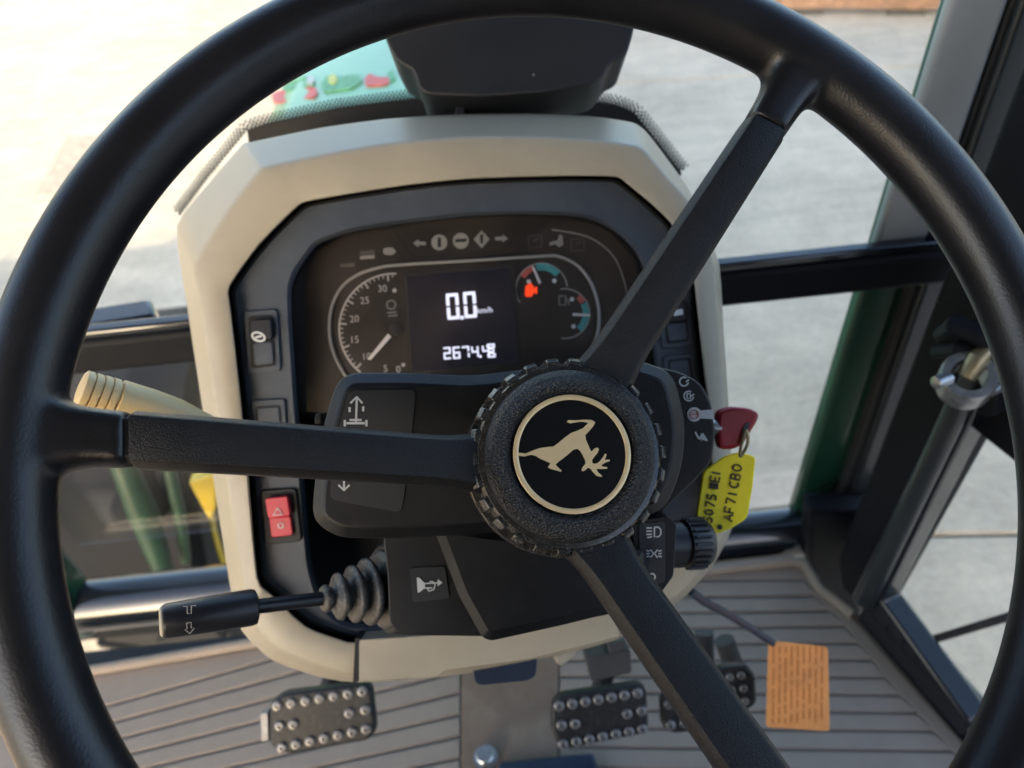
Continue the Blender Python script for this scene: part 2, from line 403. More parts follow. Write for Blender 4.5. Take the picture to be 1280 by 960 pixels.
# cross bars of the windscreen frame: top moulding and deep rail, right and left of the console
zt = on_y(1040, 320, YF).z
for x0, x1 in ((.13, .40), (-.585, -.215)):
    rail = MB().box((x0, YF, zt - .046), (x1, YF + .022, zt - .009)).build('window_rail', 'trim_black', cab, bevel=.006, bseg=4)
    MB().box((x0, YF + .003, zt - .009), (x1, YF + .016, zt)).build('moulding', 'frame_black', rail, bevel=.003)
# low bar of the windscreen frame
MB().tube([(-.62, YF + .03, FLOOR - .012), (.36, YF + .03, FLOOR - .012)], .034, 24).build('lower_bar', 'frame_black', cab)
# right corner pillar, seals and strips
PIL = .53
def pil(name, top, bot, y, th, m, bevel=.003):
    (tl_, tr2), (bl_, br_) = top, bot
    return ybar(name, [(tl_, -60), (tr2, -60), (br_, 720), (bl_, 720)], y, th, m, bevel)
pil('corner_pillar', (1211, 1287), (968, 1018), .570, .022, 'pillar_paint', .006)
def lerp_x(a, b, y): return a + (b - a) * (y + 60) / 780
ybar('pillar_reflection', [(1208, -60), (1284, -60), (lerp_x(1284, 1015, 318), 318), (lerp_x(1208, 965, 318), 318)], .556, .012, 'pale_reflection', .005)  # pale strip paints the bright reflection on the pillar's upper part
pil('seal', (1286, 1299), (1017, 1031), .556, .03, 'seal')
pil('grey_strip', (1299, 1345), (1030, 1048), .55, .03, 'strip_grey', .004)
MB().box((XL - .05, YF, FLOOR - .05), (XL + .01, YF + .06, 2.35)).build('corner_pillar', 'pillar_paint', cab, bevel=.01)
ybar('pillar_foot', [(1012, 640), (1118, 640), (1090, 772), (1066, 774), (1028, 742), (1010, 706)], .515, .03, 'trim_black', .006)
sb = MB().prism([on_z(x, y, 1.535) for x, y in [(60, 392), (188, 372), (194, 394), (60, 415)]], Vector((0, 0, -.03))).build('side_bracket', 'frame_black', cab, bevel=.004)
# windscreen
ws = MB().box((-.57, .606, FLOOR + .06), (.41, .611, 2.35)).build('windscreen', 'glass', cab, smooth=0)
# roof and rear posts
rf = MB().box((-.80, -1.05, 2.40), (.62, .72, 2.55)).build('roof', 'roof_outer', cab, bevel=.03)
MB().box((-.76, -1.0, 2.36), (.58, .66, 2.395)).build('headliner', 'headliner', rf, bevel=.008)
for x in (-.74, .52): MB().box((x, -1.0, FLOOR - .05), (x + .06, -.92, 2.36)).build('rear_post', 'trim_black', cab, bevel=.01)
MB().box((-.76, -1.02, FLOOR - .06), (.58, -.6, FLOOR - .012)).build('rear_floor', 'floor_black', cab)
MB().box((-.68, -1.0, FLOOR - .011), (.52, -.95, FLOOR + 1.0)).build('rear_shade_panel', 'trim_black', cab, bevel=.01)  # built tall to keep light from entering at the back

# driver's seat added behind the camera to block light
seat = thing('shade_seat', 'unseen black driver seat added behind the steering wheel to block light', 'seat', (-.06, -.45, FLOOR))
MB().box((-.32, -.62, FLOOR), (.20, -.12, FLOOR + .42)).build('seat_cushion', 'trim_black', seat, bevel=.05)
MB().box((-.36, -.60, FLOOR + .40), (.28, -.42, FLOOR + 1.22)).build('backrest', 'trim_black', seat, bevel=.06)
for x in (-.42, .24): MB().box((x, -.60, FLOOR + .52), (x + .07, -.22, FLOOR + .60)).build('armrest', 'trim_black', seat, bevel=.02)

# frit: black band and dots printed on the glass around the console
def offset_line(pts, dist):
    out = []
    for i, p in enumerate(pts):
        a, b = Vector(pts[max(i - 1, 0)]), Vector(pts[min(i + 1, len(pts) - 1)])
        tt = (b - a).normalized(); out.append((p[0] + tt.y * dist, p[1] - tt.x * dist))
    return out
edge = [(226, 268), (262, 220), (309, 163), (330, 156), (420, 136), (520, 123), (600, 119), (690, 121), (770, 131), (793, 141), (820, 175), (852, 216)]
def resample(pts, step):
    out = []; 
    for i in range(len(pts) - 1):
        a, b = Vector(pts[i]), Vector(pts[i + 1]); n = max(1, int((b - a).length / step))
        for k in range(n): out.append(tuple(a.lerp(b, k / n)))
    return out + [pts[-1]]
dm = MB()
base_l = resample(edge, 5.0)
for row in range(4):
    o_ = offset_line(base_l, 1.4 + row * 3.3)
    for k in range(len(o_) - 1):
        a_, b_ = Vector(o_[k]), Vector(o_[k + 1]); c_ = a_.lerp(b_, .5) if row % 2 else a_
        r_ = (2.1, 1.95, 1.7, 1.35, 1.0)[row]
        dm.prism([on_y(c_.x + r_ * math.cos(q), c_.y + r_ * math.sin(q), .6045) for q in [k2 * math.pi / 3 for k2 in range(6)]], Vector((0, .001, 0)))
dots = dm.build('frit_dots', 'seal', ws, smooth=0); dots['kind'] = 'stuff'
band_o = edge[2:]; band_i = [(312, 190), (335, 186), (420, 168), (520, 158), (600, 152), (690, 152), (770, 160), (796, 170), (815, 195), (845, 235)]
bm_ = MB()
for i in range(len(band_o) - 1):
    q = [on_y(*band_o[i], .603), on_y(*band_o[i + 1], .603), on_y(*band_i[i + 1], .603), on_y(*band_i[i], .603)]
    bm_.prism(q, Vector((0, .002, 0)))
bm_.build('frit_band', 'seal', ws, smooth=0)
# bolt and blue-black plate at the foot of the console
bo = on_z(607, 948, FLOOR + .004)
bl = MB(); bl.lathe(bo, (0, 0, 1), [(0, .013), (.003, .013), (.0031, .0095), (.010, .0095), (.0115, .008)], 24).build('bolt', 'steel', cab)
MB().prism([on_z(x, y, FLOOR + .014) for x, y in [(622, 952), (742, 940), (760, 1010), (630, 1020)]], Vector((0, 0, -.012))).build('floor_plate', 'blue_black', cab, bevel=.003)

# ------------------------------------------------------------------ right door
A_, B_ = on_z(1071, 764, FLOOR), on_z(1207, 921, FLOOR)
dh = (B_ - A_).normalized(); dn = Vector((-dh.y, dh.x, 0))        # dn points outwards (to +x)
if dn.x < 0: dn = -dn
door = thing('cab_door', 'black framed cab door with stay bar and steel latch ring beside the floor mat', 'door', A_)
def on_door(px, py, off=0.0): return on_plane(px, py, A_ + dn * off, dn)
def dpan(name, poly, off, th, m, bevel=.003, parent=None):
    return MB().prism([on_door(x, y, off) for x, y in poly], dn * th).build(name, m, parent or door, bevel=bevel)
dpan('door_frame', [(1330, -60), (1420, -60), (1420, 700), (1265, 578), (1206, 531), (1083, 768), (1050, 735), (1046, 700)], .012, .05, 'trim_black', .005)
dpan('door_edge', [(1352, 150), (1374, 150), (1097, 748), (1072, 762), (1064, 745)], .004, .012, 'strip_grey', .003)
dpan('door_seal', [(1206, 505), (1222, 505), (1100, 752), (1212, 905), (1202, 925), (1070, 770)], -.006, .03, 'frame_black', .005)
dpan('sill', [(1078, 762), (1092, 770), (1330, 1052), (1305, 1062), (1066, 778)], -.004, .04, 'frame_black', .005)
dpan('door_glass', [(1083, 768), (1206, 531), (1300, 605), (1420, 700), (1420, 1160)], .03, .004, 'glass', 0)
st = [on_door(1128, 811, .05), on_door(1290, 762, .10)]
stay = MB(); q_ = [Vector((0, 0, -.013)), Vector((0, 0, .013))]
sv = (st[1] - st[0]).normalized(); su = dn
stay.loft([[p + su * .004 + Vector((0, 0, .0125)), p - su * .004 + Vector((0, 0, .0125)), p - su * .004 - Vector((0, 0, .0125)), p + su * .004 - Vector((0, 0, .0125))] for p in st])
stay = stay.build('stay_bar', 'trim_black', door, bevel=.002)
MB().lathe(on_door(1152, 796, .045), -dn, [(0, .010), (.010, .010), (.013, .007)], 16).build('stay_bolt', 'trim_black', stay)
# latch ring and striker
rc = on_door(1208, 476, -.05)
MB().lathe(rc - dn * .0, Vector((-.25, -.35, .9)), [(-.012, .0125), (-.012, .0185), (-.010, .0195), (.010, .0195), (.012, .0185), (.012, .0125), (-.012, .0125)], 28, cap=False).build('latch_ring', 'steel', door)
MB().tube([rc + Vector((-.002, 0, .004)), rc + Vector((.006, .006, .016)), rc + Vector((.016, .01, .022))], [.007, .008, .005], 12).build('striker', 'brass', door)
for dx, dz in ((-.020, .012), (.024, -.002)):
    MB().lathe(rc + Vector((dx, -.006, dz)), -dn, [(0, .005), (.012, .005), (.013, .003)], 12).build('bolt', 'steel', door)
MB().tube([on_door(1176, 420, -.035), on_door(1196, 408, -.045), on_door(1222, 418, -.04), on_door(1240, 436, -.03)], [.006, .009, .008, .005], 10).build('latch_lever', 'trim_black', door)
MB().tube([on_door(1170, 440, -.03), on_door(1200, 436, -.045), on_door(1236, 444, -.03)], [.005, .007, .005], 10).build('latch_lever', 'trim_black', door)
MB().prism([on_door(x, y, -.02) for x, y in [(1214, 500), (1246, 492), (1240, 522), (1222, 520)]], dn * .03).build('latch_plate', 'trim_black', door, bevel=.003)
MB().tube([on_door(1201, 500, -.03), on_door(1082, 752, -.012)], .0095, 16).build('gas_strut', 'strip_grey', door)

# ================================================================== FLOOR MAT
fm = thing('floor_mat', 'grey-brown ribbed rubber mat covering the cab floor', 'floor mat', (-.1, .3, FLOOR))
zm = FLOOR
fo = [(-40, 868), (115, 838), (320, 803), (600, 760), (860, 716), (990, 700), (1004, 704), (1024, 735), (1066, 768), (1205, 926), (1330, 1075), (1300, 1250), (-150, 1250)]
MB().prism([on_z(x, y, zm - .010) for x, y in fo], Vector((0, 0, .006))).build('mat_base', 'mat_rubber', fm, smooth=0)
TOP = zm - .0005
def land(name, poly, m='mat_rubber'):
    return MB().prism([on_z(x, y, TOP) for x, y in poly], Vector((0, 0, -.0034))).build(name, m, fm, bevel=.0012, bseg=2)
# right footwell: strips between grooves
gr = [((640, 726), (1004, 724)), ((640, 748), (1020, 745)), ((640, 768), (1040, 764)), ((640, 788), (1057, 783)), ((640, 807), (1074, 804)), ((640, 826), (1091, 825)),
      ((640, 846), (1108, 847)), ((640, 866), (1127, 869)), ((640, 888), (1147, 891)), ((640, 910), (1168, 914)), ((640, 934), (1191, 939)), ((640, 960), (1216, 966)), ((640, 990), (1242, 996)), ((640, 1024), (1272, 1030)), ((640, 1060), (1300, 1066))]
G = 2.0
XC = 700
for k in range(len(gr) - 1):
    (l0, r0), (l1, r1) = gr[k], gr[k + 1]
    land('rib', [(XC, l0[1] + G), (r0[0], r0[1] + G), (r1[0], r1[1] - G), (XC, l1[1] - G)])
ends = [r_ for l_, r_ in gr]
land('mat_border', [(XC, 700)] + [(860, 717), (989, 702), (1003, 706), (1022, 737), (1064, 770), (1203, 928), (1310, 1060)] + [(x + .6, y) for x, y in ends[::-1]] + [(XC, 722)])
# left footwell
xl0, xl1 = 60, 575
lg = []
for k in range(12):
    yl = 880 + k * 21.5; lg.append(((xl0, yl + 24), (xl1, yl - 122 + k * 5.6)))
for k in range(len(lg) - 1):
    (l0, r0), (l1, r1) = lg[k], lg[k + 1]
    land('rib', [(l0[0], l0[1] + G), (r0[0], r0[1] + G), (r1[0], r1[1] - G), (l1[0], l1[1] - G)])
land('mat_border', [(-40, 871), (115, 841), (320, 806), (575, 767), (xl1, lg[0][1][1] - G), (xl0, lg[0][0][1] - G), (-40, 924)])
land('tunnel_cover', [(577, 767), (699, 747), (697, 1080), (577, 1100)], 'tunnel_shaded')
# moulded lip along the front
lip = MB(); lip.tube([on_z(-20, 864, zm + .004), on_z(115, 838, zm + .004), on_z(320, 803, zm + .004), on_z(600, 760, zm + .004), on_z(860, 716, zm + .004), on_z(988, 701, zm + .004), on_z(1006, 706, zm + .004), on_z(1026, 736, zm + .004), on_z(1066, 768, zm + .004)], .0065, 10).build('mat_lip', 'mat_rubber', fm)

# ================================================================== PEDALS
def pedal(label, outline, d, rows, tilt=0, edge_=None, group='pedals under the console', cat='pedal', name='pedal', arm=None):
    cx = sum(p[0] for p in outline) / len(outline); cy = sum(p[1] for p in outline) / len(outline)
    th_ = thing(name, label, cat, P(cx, cy, d + .02), group)
    pad = px_prism('pad', rounded(outline, 9, 4), d, d + .014, 'pedal_rubber', th_, bevel=.003)
    px_prism('backing_plate', rounded([(cx + (x - cx) * .97, cy + (y - cy) * .95) for x, y in outline], 8, 3), d + .0145, d + .019, 'steel' if edge_ else 'floor_black', th_)
    for x, y, r_ in rows:
        mb = MB(); c0 = P(x, y, d); axv = -fw
        rr = r_ * d / F_PX
        mb.lathe(c0 - axv * .001, axv, [(0, rr), (.003, rr * .95), (.0036, rr * .75), (.0036, rr * .45), (.0016, rr * .35)], 12)
        mb.build('stud', 'stud', pad)
    if edge_: px_prism('metal_edge', edge_, d + .004, d + .016, 'worn_steel', th_, bevel=.001)
    fx, fy = arm or (cx, cy - 60)
    MB().tube([P(cx, cy, d + .02), P(cx, cy - 10, d + .06), P(fx, fy, d + .05)], [.009, .010, .010], 10).build('pedal_arm', 'floor_black', th_)
    return th_
def rowpts(x0, y0, x1, y1, n, r_=6.5): return [(x0 + (x1 - x0) * k / (n - 1), y0 + (y1 - y0) * k / (n - 1), r_) for k in range(n)]
pedal('studded black clutch pedal with bare metal left edge on the mat', [(337, 880), (352, 868), (452, 855), (464, 860), (470, 915), (460, 926), (368, 942), (350, 942), (336, 930)], .70,
      rowpts(347, 882, 453, 864, 7) + rowpts(350, 907, 367, 905, 2) + rowpts(437, 891, 457, 887, 2) + rowpts(353, 934, 458, 911, 7), edge_=[(325, 893), (335, 889), (336, 926), (327, 928)], arm=(440, 790))
pedal('studded black brake pedal between floor bolt and steering wheel spoke', [(690, 880), (700, 870), (800, 855), (808, 862), (811, 910), (804, 918), (712, 936), (697, 932), (689, 912)], .72,
      rowpts(699, 882, 797, 866, 7) + rowpts(702, 906, 719, 904, 2) + rowpts(784, 892, 802, 888, 2) + rowpts(704, 930, 803, 911, 7), arm=(765, 800))
pedal('second studded black brake pedal partly behind the steering wheel spoke', [(826, 876), (832, 868), (925, 852), (933, 862), (936, 895), (928, 905), (842, 918), (828, 910)], .735,
      rowpts(836, 880, 922, 866, 6) + rowpts(838, 906, 925, 893, 6), arm=(880, 790))
pedal('small rounded black throttle pedal beside the orange tag', [(896, 840), (905, 834), (932, 832), (944, 842), (946, 880), (936, 888), (905, 886)], .70,
      [(912, 846, 5), (926, 844, 5), (914, 862, 5), (929, 860, 5), (916, 878, 5), (931, 876, 5)], arm=(905, 800))

# ================================================================== DASHBOARD
dash = thing('dashboard', 'cream framed instrument console with dark panel and digital display', 'dashboard', P(565, 600, .52))
OUT = [(221, 282), (262, 228), (302, 182), (312, 178), (400, 160), (480, 149), (570, 143), (660, 142), (735, 145), (790, 153), (808, 165), (835, 200), (862, 238), (880, 280), (899, 330), (905, 420), (911, 510), (915, 600), (915, 660), (890, 708), (845, 756), (770, 800), (660, 828), (560, 845), (446, 853), (395, 845), (340, 825), (302, 788), (288, 735), (270, 620), (250, 490), (232, 370)]
RID = [(243, 330), (285, 262), (322, 215), (334, 208), (405, 193), (485, 179), (580, 171), (665, 171), (735, 174), (795, 182), (810, 192), (835, 222), (859, 248), (876, 285), (893, 335), (899, 420), (905, 510), (910, 600), (910, 655), (885, 700), (842, 748), (768, 790), (660, 815), (560, 835), (446, 845), (398, 832), (347, 812), (315, 775), (303, 727), (285, 615), (266, 488), (248, 370)]
INN = [(287, 358), (325, 305), (372, 258), (388, 251), (440, 242), (505, 232), (580, 224), (660, 221), (725, 220), (770, 221), (783, 229), (812, 253), (838, 278), (852, 305), (866, 340), (875, 420), (884, 500), (890, 590), (890, 640), (868, 670), (830, 710), (760, 755), (655, 780), (555, 792), (446, 803), (424, 799), (382, 783), (338, 742), (322, 722), (311, 600), (299, 480), (288, 385)]
HOL = [(364, 360), (372, 338), (392, 310), (402, 302), (440, 289), (500, 279), (580, 270), (650, 267), (710, 269), (740, 274), (762, 284), (780, 298), (795, 315), (803, 330), (808, 350), (815, 420), (822, 480), (828, 520), (828, 600), (820, 650), (790, 690), (740, 730), (650, 755), (550, 770), (450, 780), (420, 770), (400, 745), (390, 715), (386, 693), (378, 600), (370, 490), (364, 400)]
def shrink(poly, k, about=None):
    cx = sum(p[0] for p in poly) / len(poly); cy = sum(p[1] for p in poly) / len(poly)
    return [(cx + (x - cx) * k, cy + (y - cy) * k) for x, y in poly]
def loopsmooth(pts, n=3, k=.6):
    out = []; N = len(pts)
    for i in range(N):
        p0, p1, p2, p3 = [Vector(pts[j % N]) for j in (i - 1, i, i + 1, i + 2)]
        m1, m2 = (p2 - p0) * .5 * k, (p3 - p1) * .5 * k
        for q in range(n):
            t = q / n; t2 = t * t; t3 = t2 * t
            out.append(tuple((2 * t3 - 3 * t2 + 1) * p1 + (t3 - 2 * t2 + t) * m1 + (-2 * t3 + 3 * t2) * p2 + (t3 - t2) * m2))
    return out
OUT, RID, INN, HOL = [loopsmooth(q) for q in (OUT, RID, INN, HOL)]
mb = MB()
D0 = .463
def mixp(a, b, t): return [(x0 + (x1 - x0) * t, y0 + (y1 - y0) * t) for (x0, y0), (x1, y1) in zip(a, b)]
mb.loft([pp(shrink(OUT, .90), .60), pp(shrink(OUT, .975), .525), pp(OUT, .500), pp(mixp(OUT, RID, .06), .494), pp(mixp(OUT, RID, .90), D0 + .0052), pp(mixp(OUT, RID, .97), D0 + .0026), pp(mixp(RID, INN, .03), D0 + .0011), pp(mixp(RID, INN, .10), D0 + .0003),
         pp(mixp(RID, INN, .90), D0), pp(mixp(RID, INN, .98), D0 + .0008), pp(INN, D0 + .003), pp(INN, D0 + .03)], cap0=False, cap1=False)
bezel = mb.build('bezel', 'cream', dash, smooth=45)
i2 = shrink(INN, .985); i3 = shrink(INN, .972)
mb = MB(); mb.loft([pp(i2, D0 + .034), pp(i2, D0 + .016), pp(i3, D0 + .012), pp(shrink(HOL, 1.02), D0 + .012), pp(HOL, D0 + .016), pp(shrink(HOL, .99), D0 + .06)], cap0=False, cap1=False)
panel = mb.build('panel', 'dash_grey', dash, smooth=30)
px_prism('backplate', [(x, y) for x, y in shrink(OUT, .91)], .53, .60, 'gap_black', dash)
mb = MB(); mb.loft([pp(shrink(INN, 1.015), D0 + .031), pp(shrink(INN, .975), D0 + .031)], cap0=False, cap1=False); mb.build('gasket', 'gap_black', dash)
cowl = px_prism('cowl', [(312, 188), (335, 184), (420, 166), (520, 155), (600, 149), (690, 149), (770, 157), (800, 170), (835, 215), (820, 300), (350, 300)], .515, .57, 'seal', dash)
# seam and lower cover
px_prism('lower_cover', rounded([(449, 800), (556, 793), (660, 781), (762, 752), (775, 796), (660, 824), (556, 838), (546, 847), (449, 851)], 4, 3), D0 - .004, D0 + .05, 'cream', dash, bevel=.002)
px_prism('seam', [(444, 798), (450, 798), (448, 852), (441, 854)], D0 - .0025, D0 + .02, 'gap_black', dash)
px_prism('under_box', rounded([(590, 832), (672, 815), (670, 845), (660, 851), (600, 857), (592, 852)], 6, 3), .49, .56, 'blue_black', dash, bevel=.002)
px_prism('under_box', rounded([(732, 822), (788, 812), (790, 842), (738, 852)], 3, 2), .60, .65, 'floor_black', dash, bevel=.002)
px_prism('under_box', rounded([(760, 806), (782, 800), (784, 812), (762, 818)], 2, 2), .60, .63, 'floor_black', dash, bevel=.001)
MB().lathe(P(693, 822, .55), P(712, 812, .55) - P(693, 822, .55), [(0, .004), (.002, .007), (.012, .006), (.018, .003)], 14).build('pull_knob', 'cream', dash)

# instrument cluster
DC = .500
clus = px_prism('instrument_cluster', rounded([(362, 356), (372, 336), (394, 308), (440, 288), (550, 271), (645, 266), (712, 268), (762, 283), (800, 324), (812, 400), (820, 500), (560, 520), (372, 520)], 10, 3), DC, DC + .02, 'cluster_face', dash)
TRIM = [(432, 470), (420, 448), (413, 425), (412, 400), (417, 377), (429, 357), (448, 343), (472, 335), (500, 331), (600, 325), (680, 320), (700, 321), (722, 332), (739, 354), (748, 383), (748, 410), (741, 432), (728, 450)]
def catmull(pts, n=5):
    out = []
    for i in range(len(pts) - 1):
        p0, p1, p2, p3 = [Vector(pts[max(0, min(len(pts) - 1, j))]) for j in (i - 1, i, i + 1, i + 2)]
        for k in range(n):
            t = k / n; out.append(tuple(.5 * ((2 * p1) + (-p0 + p2) * t + (2 * p0 - 5 * p1 + 4 * p2 - p3) * t * t + (-p0 + 3 * p1 - 3 * p2 + p3) * t ** 3)))
    return out + [tuple(pts[-1])]
mb = MB(); mb.tube([P(x, y, DC - .002) for x, y in catmull(TRIM)], .0010, 8); mb.build('trim_ring', 'ring_silver', clus)
mb = MB(); mb.tube([P(x, y, DC) for x, y in catmull([(690, 287), (735, 296), (765, 318), (780, 350), (786, 390)])], .0005, 6); mb.build('trim_ring', 'print_grey', clus)
# speed dial
dc = (493, 411)
strokes('scale_arc', [arc(*dc, 69, 232, 88, 40)], 2.2, DC, 'dial_print', clus)
ticks = []; major = []
for k in range(0, 27):
    a = 226 - k * (226 - 92) / 26; r1 = 60 if k % 5 == 0 else 64
    (major if k % 5 == 0 else ticks).append([(dc[0] + r1 * math.cos(R(a)), dc[1] - r1 * math.sin(R(a))), (dc[0] + 68 * math.cos(R(a)), dc[1] - 68 * math.sin(R(a)))])
strokes('tick_marks', ticks, 1.1, DC, 'dial_print', clus); strokes('tick_marks', major, 2.0, DC, 'dial_print', clus)
for s_, x, y in (('10', 458, 446), ('15', 443, 425), ('20', 443, 399), ('25', 456, 376), ('30', 478, 361), ('5', 482, 461), ('0', 498, 462)):
    text('dial_number', s_, x, y, 8.5, DC, 'dial_print', clus, rot=4, th=.0006)
px_flat('dot', disc(493, 363, 2.6), DC, 'dial_print', clus); px_flat('dot', disc(504, 456, 2.4), DC, 'dial_print', clus)
strokes('lamp_icon', [disc(489, 381, 5.5, 12) + [disc(489, 381, 5.5, 12)[0]], [(484, 391), (496, 390)], [(485, 395), (497, 394)]], 1.4, DC, 'print_grey', clus)
MB().lathe(P(496, 411, DC + .001), -fw, [(0, .0048), (.003, .0046), (.0036, .0036)], 20).build('needle_cap', 'gap_black', clus)
px_prism('needle', [(485, 417), (489, 421), (463, 450), (459, 449)], DC - .003, DC - .002, 'needle', clus)
# small gauges
def gauge(c, r_, a0, a1, segs, needle):
    strokes('scale_arc', [arc(*c, r_, a0, a1, 26)], 1.5, DC, 'ring_silver', clus)
    for q0, q1, m_, w in segs: strokes('colour_band', [arc(*c, r_ - w / 2 - .6, q0, q1, 10)], w, DC - .0003, m_, clus)
    a, b = Vector(needle[0]), Vector(needle[1]); q = (b - a).normalized(); s_ = Vector((-q.y, q.x))
    px_prism('needle', [tuple(a + s_ * 1.7), tuple(b + s_ * 1.2), tuple(b - s_ * 1.2), tuple(a - s_ * 1.7)], DC - .003, DC - .002, 'needle', clus)
gauge((677, 361), 32, 212, 5, [(148, 112, 'gauge_red', 7), (104, 42, 'teal', 8.5)], ((675, 354), (666, 333)))
gauge((706, 392), 31, 100, -98, [(52, 32, 'gauge_red', 7), (28, -48, 'teal', 8)], ((716, 393), (738, 394)))
for x, y in ((661, 352), (693, 351), (715, 374), (717, 408)): px_flat('dot', disc(x, y, 2.7), DC, 'print_white', clus)
px_flat('engine_lamp', [(657, 357), (660, 357), (660, 354.5), (665, 354), (665, 356.5), (667, 357), (667, 360), (669, 360), (669, 358.5), (671.5, 358.5), (671.5, 367), (669, 367), (669, 365.5), (667, 366), (665, 370.5), (658, 371), (656, 368)], DC - .0005, 'lamp_red', clus)
strokes('fuel_icon', [[(699, 370), (707, 370), (707, 381), (699, 381), (699, 370)], [(707, 373), (711, 376), (711, 381)]], 1.6, DC, 'print_grey', clus)
# telltales
def tell(x, y, shape, m='print_grey'):
    if shape == 'disc':
        px_flat('telltale', disc(x, y, 10, 20), DC, m, clus); px_flat('telltale_mark', [(x - 2, y - 6), (x + 2, y - 6), (x + 2, y + 6), (x - 2, y + 6)], DC - .0005, 'gap_black', clus)
    if shape == 'stop':
        px_flat('telltale', disc(x, y, 10, 20), DC, m, clus); px_flat('telltale_mark', [(x - 7, y - 2), (x + 7, y - 3), (x + 7, y + 1), (x - 7, y + 2)], DC - .0005, 'gap_black', clus)
    if shape == 'diamond':
        px_flat('telltale', [(x, y - 11), (x + 10, y), (x, y + 11), (x - 10, y)], DC, m, clus); px_flat('telltale_mark', [(x - 2, y - 6), (x + 2, y - 6), (x + 1.5, y + 5), (x - 1.5, y + 5)], DC - .0005, 'gap_black', clus)
    if shape in ('left', 'right'):
        s_ = -1 if shape == 'left' else 1
        px_flat('telltale', [(x + 8 * s_, y), (x + 1 * s_, y - 5), (x + 1 * s_, y - 2.2), (x - 8 * s_, y - 1.8), (x - 8 * s_, y + 2.4), (x + 1 * s_, y + 2), (x + 1 * s_, y + 5)], DC, m, clus)
    if shape == 'bar': px_flat('telltale', [(x - 9, y - 1), (x + 9, y - 2.5), (x + 9, y + 2), (x - 9, y + 3)], DC, m, clus)
    if shape == 'lamp':
        px_flat('telltale', rounded([(x - 8, y - 4), (x + 3, y - 5), (x + 9, y), (x + 3, y + 5), (x - 8, y + 4)], 3, 2), DC, m, clus)
    if shape == 'fork':
        px_flat('telltale', [(x - 9, y + 1), (x + 1, y - 2), (x + 3, y - 9), (x + 7, y - 8), (x + 8, y + 4), (x + 3, y + 7), (x - 2, y + 3), (x - 9, y + 5)], DC, m, clus)
    if shape == 'box':
        strokes('telltale', [[(x - 8, y - 7), (x + 8, y - 8), (x + 8, y + 7), (x - 8, y + 8), (x - 8, y - 7)], [(x - 3, y), (x + 4, y - 4)]], 1.4, DC, m, clus)
mat('print_dim', (.075, .070, .066), .6)
tell(549, 303, 'disc'); tell(576, 301, 'stop'); tell(602, 299, 'diamond'); tell(524, 304, 'left'); tell(627, 298, 'right')
tell(434, 331, 'bar', 'print_dim'); tell(459, 321, 'bar'); tell(459, 315, 'bar', 'print_dim'); tell(487, 314, 'lamp'); tell(669, 302, 'box', 'print_dim'); tell(696, 302, 'fork'); tell(722, 306, 'box', 'print_dim')
strokes('divider', [[(495, 290), (512, 316), (520, 322)], [(645, 281), (638, 308)], [(520, 322), (632, 313), (640, 300)]], 1.3, DC, 'gap_black', clus)
# display
px_prism('display_frame', rounded([(503, 341), (642, 330), (654, 456), (511, 470)], 3, 2), DC - .0012, DC + .004, 'gap_black', clus)
px_prism('display', [(508, 346), (637, 335), (648, 452), (515, 465)], DC - .0022, DC, 'lcd', clus)
SEG = {'0': 'abcdef', '2': 'abged', '6': 'afgedc', '7': 'abc', '4': 'fgbc', '8': 'abcdefg'}
def seven(name, ch, x, y, w, h, th_):                # centre, size
    k = -.075                                        # the console's lean
    pts = {'a': [(-w / 2, -h / 2), (w / 2, -h / 2)], 'g': [(-w / 2, 0), (w / 2, 0)], 'd': [(-w / 2, h / 2), (w / 2, h / 2)],
           'f': [(-w / 2, -h / 2), (-w / 2, -1)], 'b': [(w / 2, -h / 2), (w / 2, -1)], 'e': [(-w / 2, 1), (-w / 2, h / 2)], 'c': [(w / 2, 1), (w / 2, h / 2)]}
    mb = MB()
    for s_ in SEG[ch]:
        (x0, y0), (x1, y1) = pts[s_]
        if y0 == y1: x0 -= th_ * .4; x1 += th_ * .4
        ln = [(x + a - k * b, y + b + k * a) for a, b in ((x0, y0), (x1, y1))]
        stroke_poly(mb, ln, th_, DC - .0026)
    mb.build(name, 'lcd_lit', clus, smooth=0)
seven('digit', '0', 566, 383, 11.5, 28.5, 4.2); seven('digit', '0', 587.5, 381, 11.5, 28.5, 4.2)
px_flat('digit', disc(577.5, 397, 2.6), DC - .0026, 'lcd_lit', clus)
text('unit', 'km/h', 606, 388, 7, DC - .0026, 'lcd_lit', clus, rot=4)
x = 559
for ch in '2674': seven('digit', ch, x, 441.5 - (x - 559) * .055, 7, 13, 2.35); x += 11.6
px_flat('digit', disc(x - 5, 445.5, 1.8), DC - .0026, 'lcd_lit', clus)
seven('digit', '4', x + 2, 438.5, 7, 13, 2.35)
strokes('hourglass_icon', [[(609, 431), (618, 430.5), (618, 433), (611, 436.5), (611, 439), (619, 443), (619, 445.5), (610, 446), (610, 443), (617, 439), (617, 436.5), (609, 433.5), (609, 431)]], 2.6, DC - .0026, 'lcd_lit', clus)
# lens over the cluster, warm reflection mixed into it as brown haze
px_prism('lens', rounded([(366, 362), (376, 340), (397, 312), (442, 292), (550, 275), (645, 270), (710, 272), (758, 286), (795, 326), (806, 400), (815, 500), (560, 515), (374, 515)], 10, 3), DC - .010, DC - .0085, 'lens', clus)

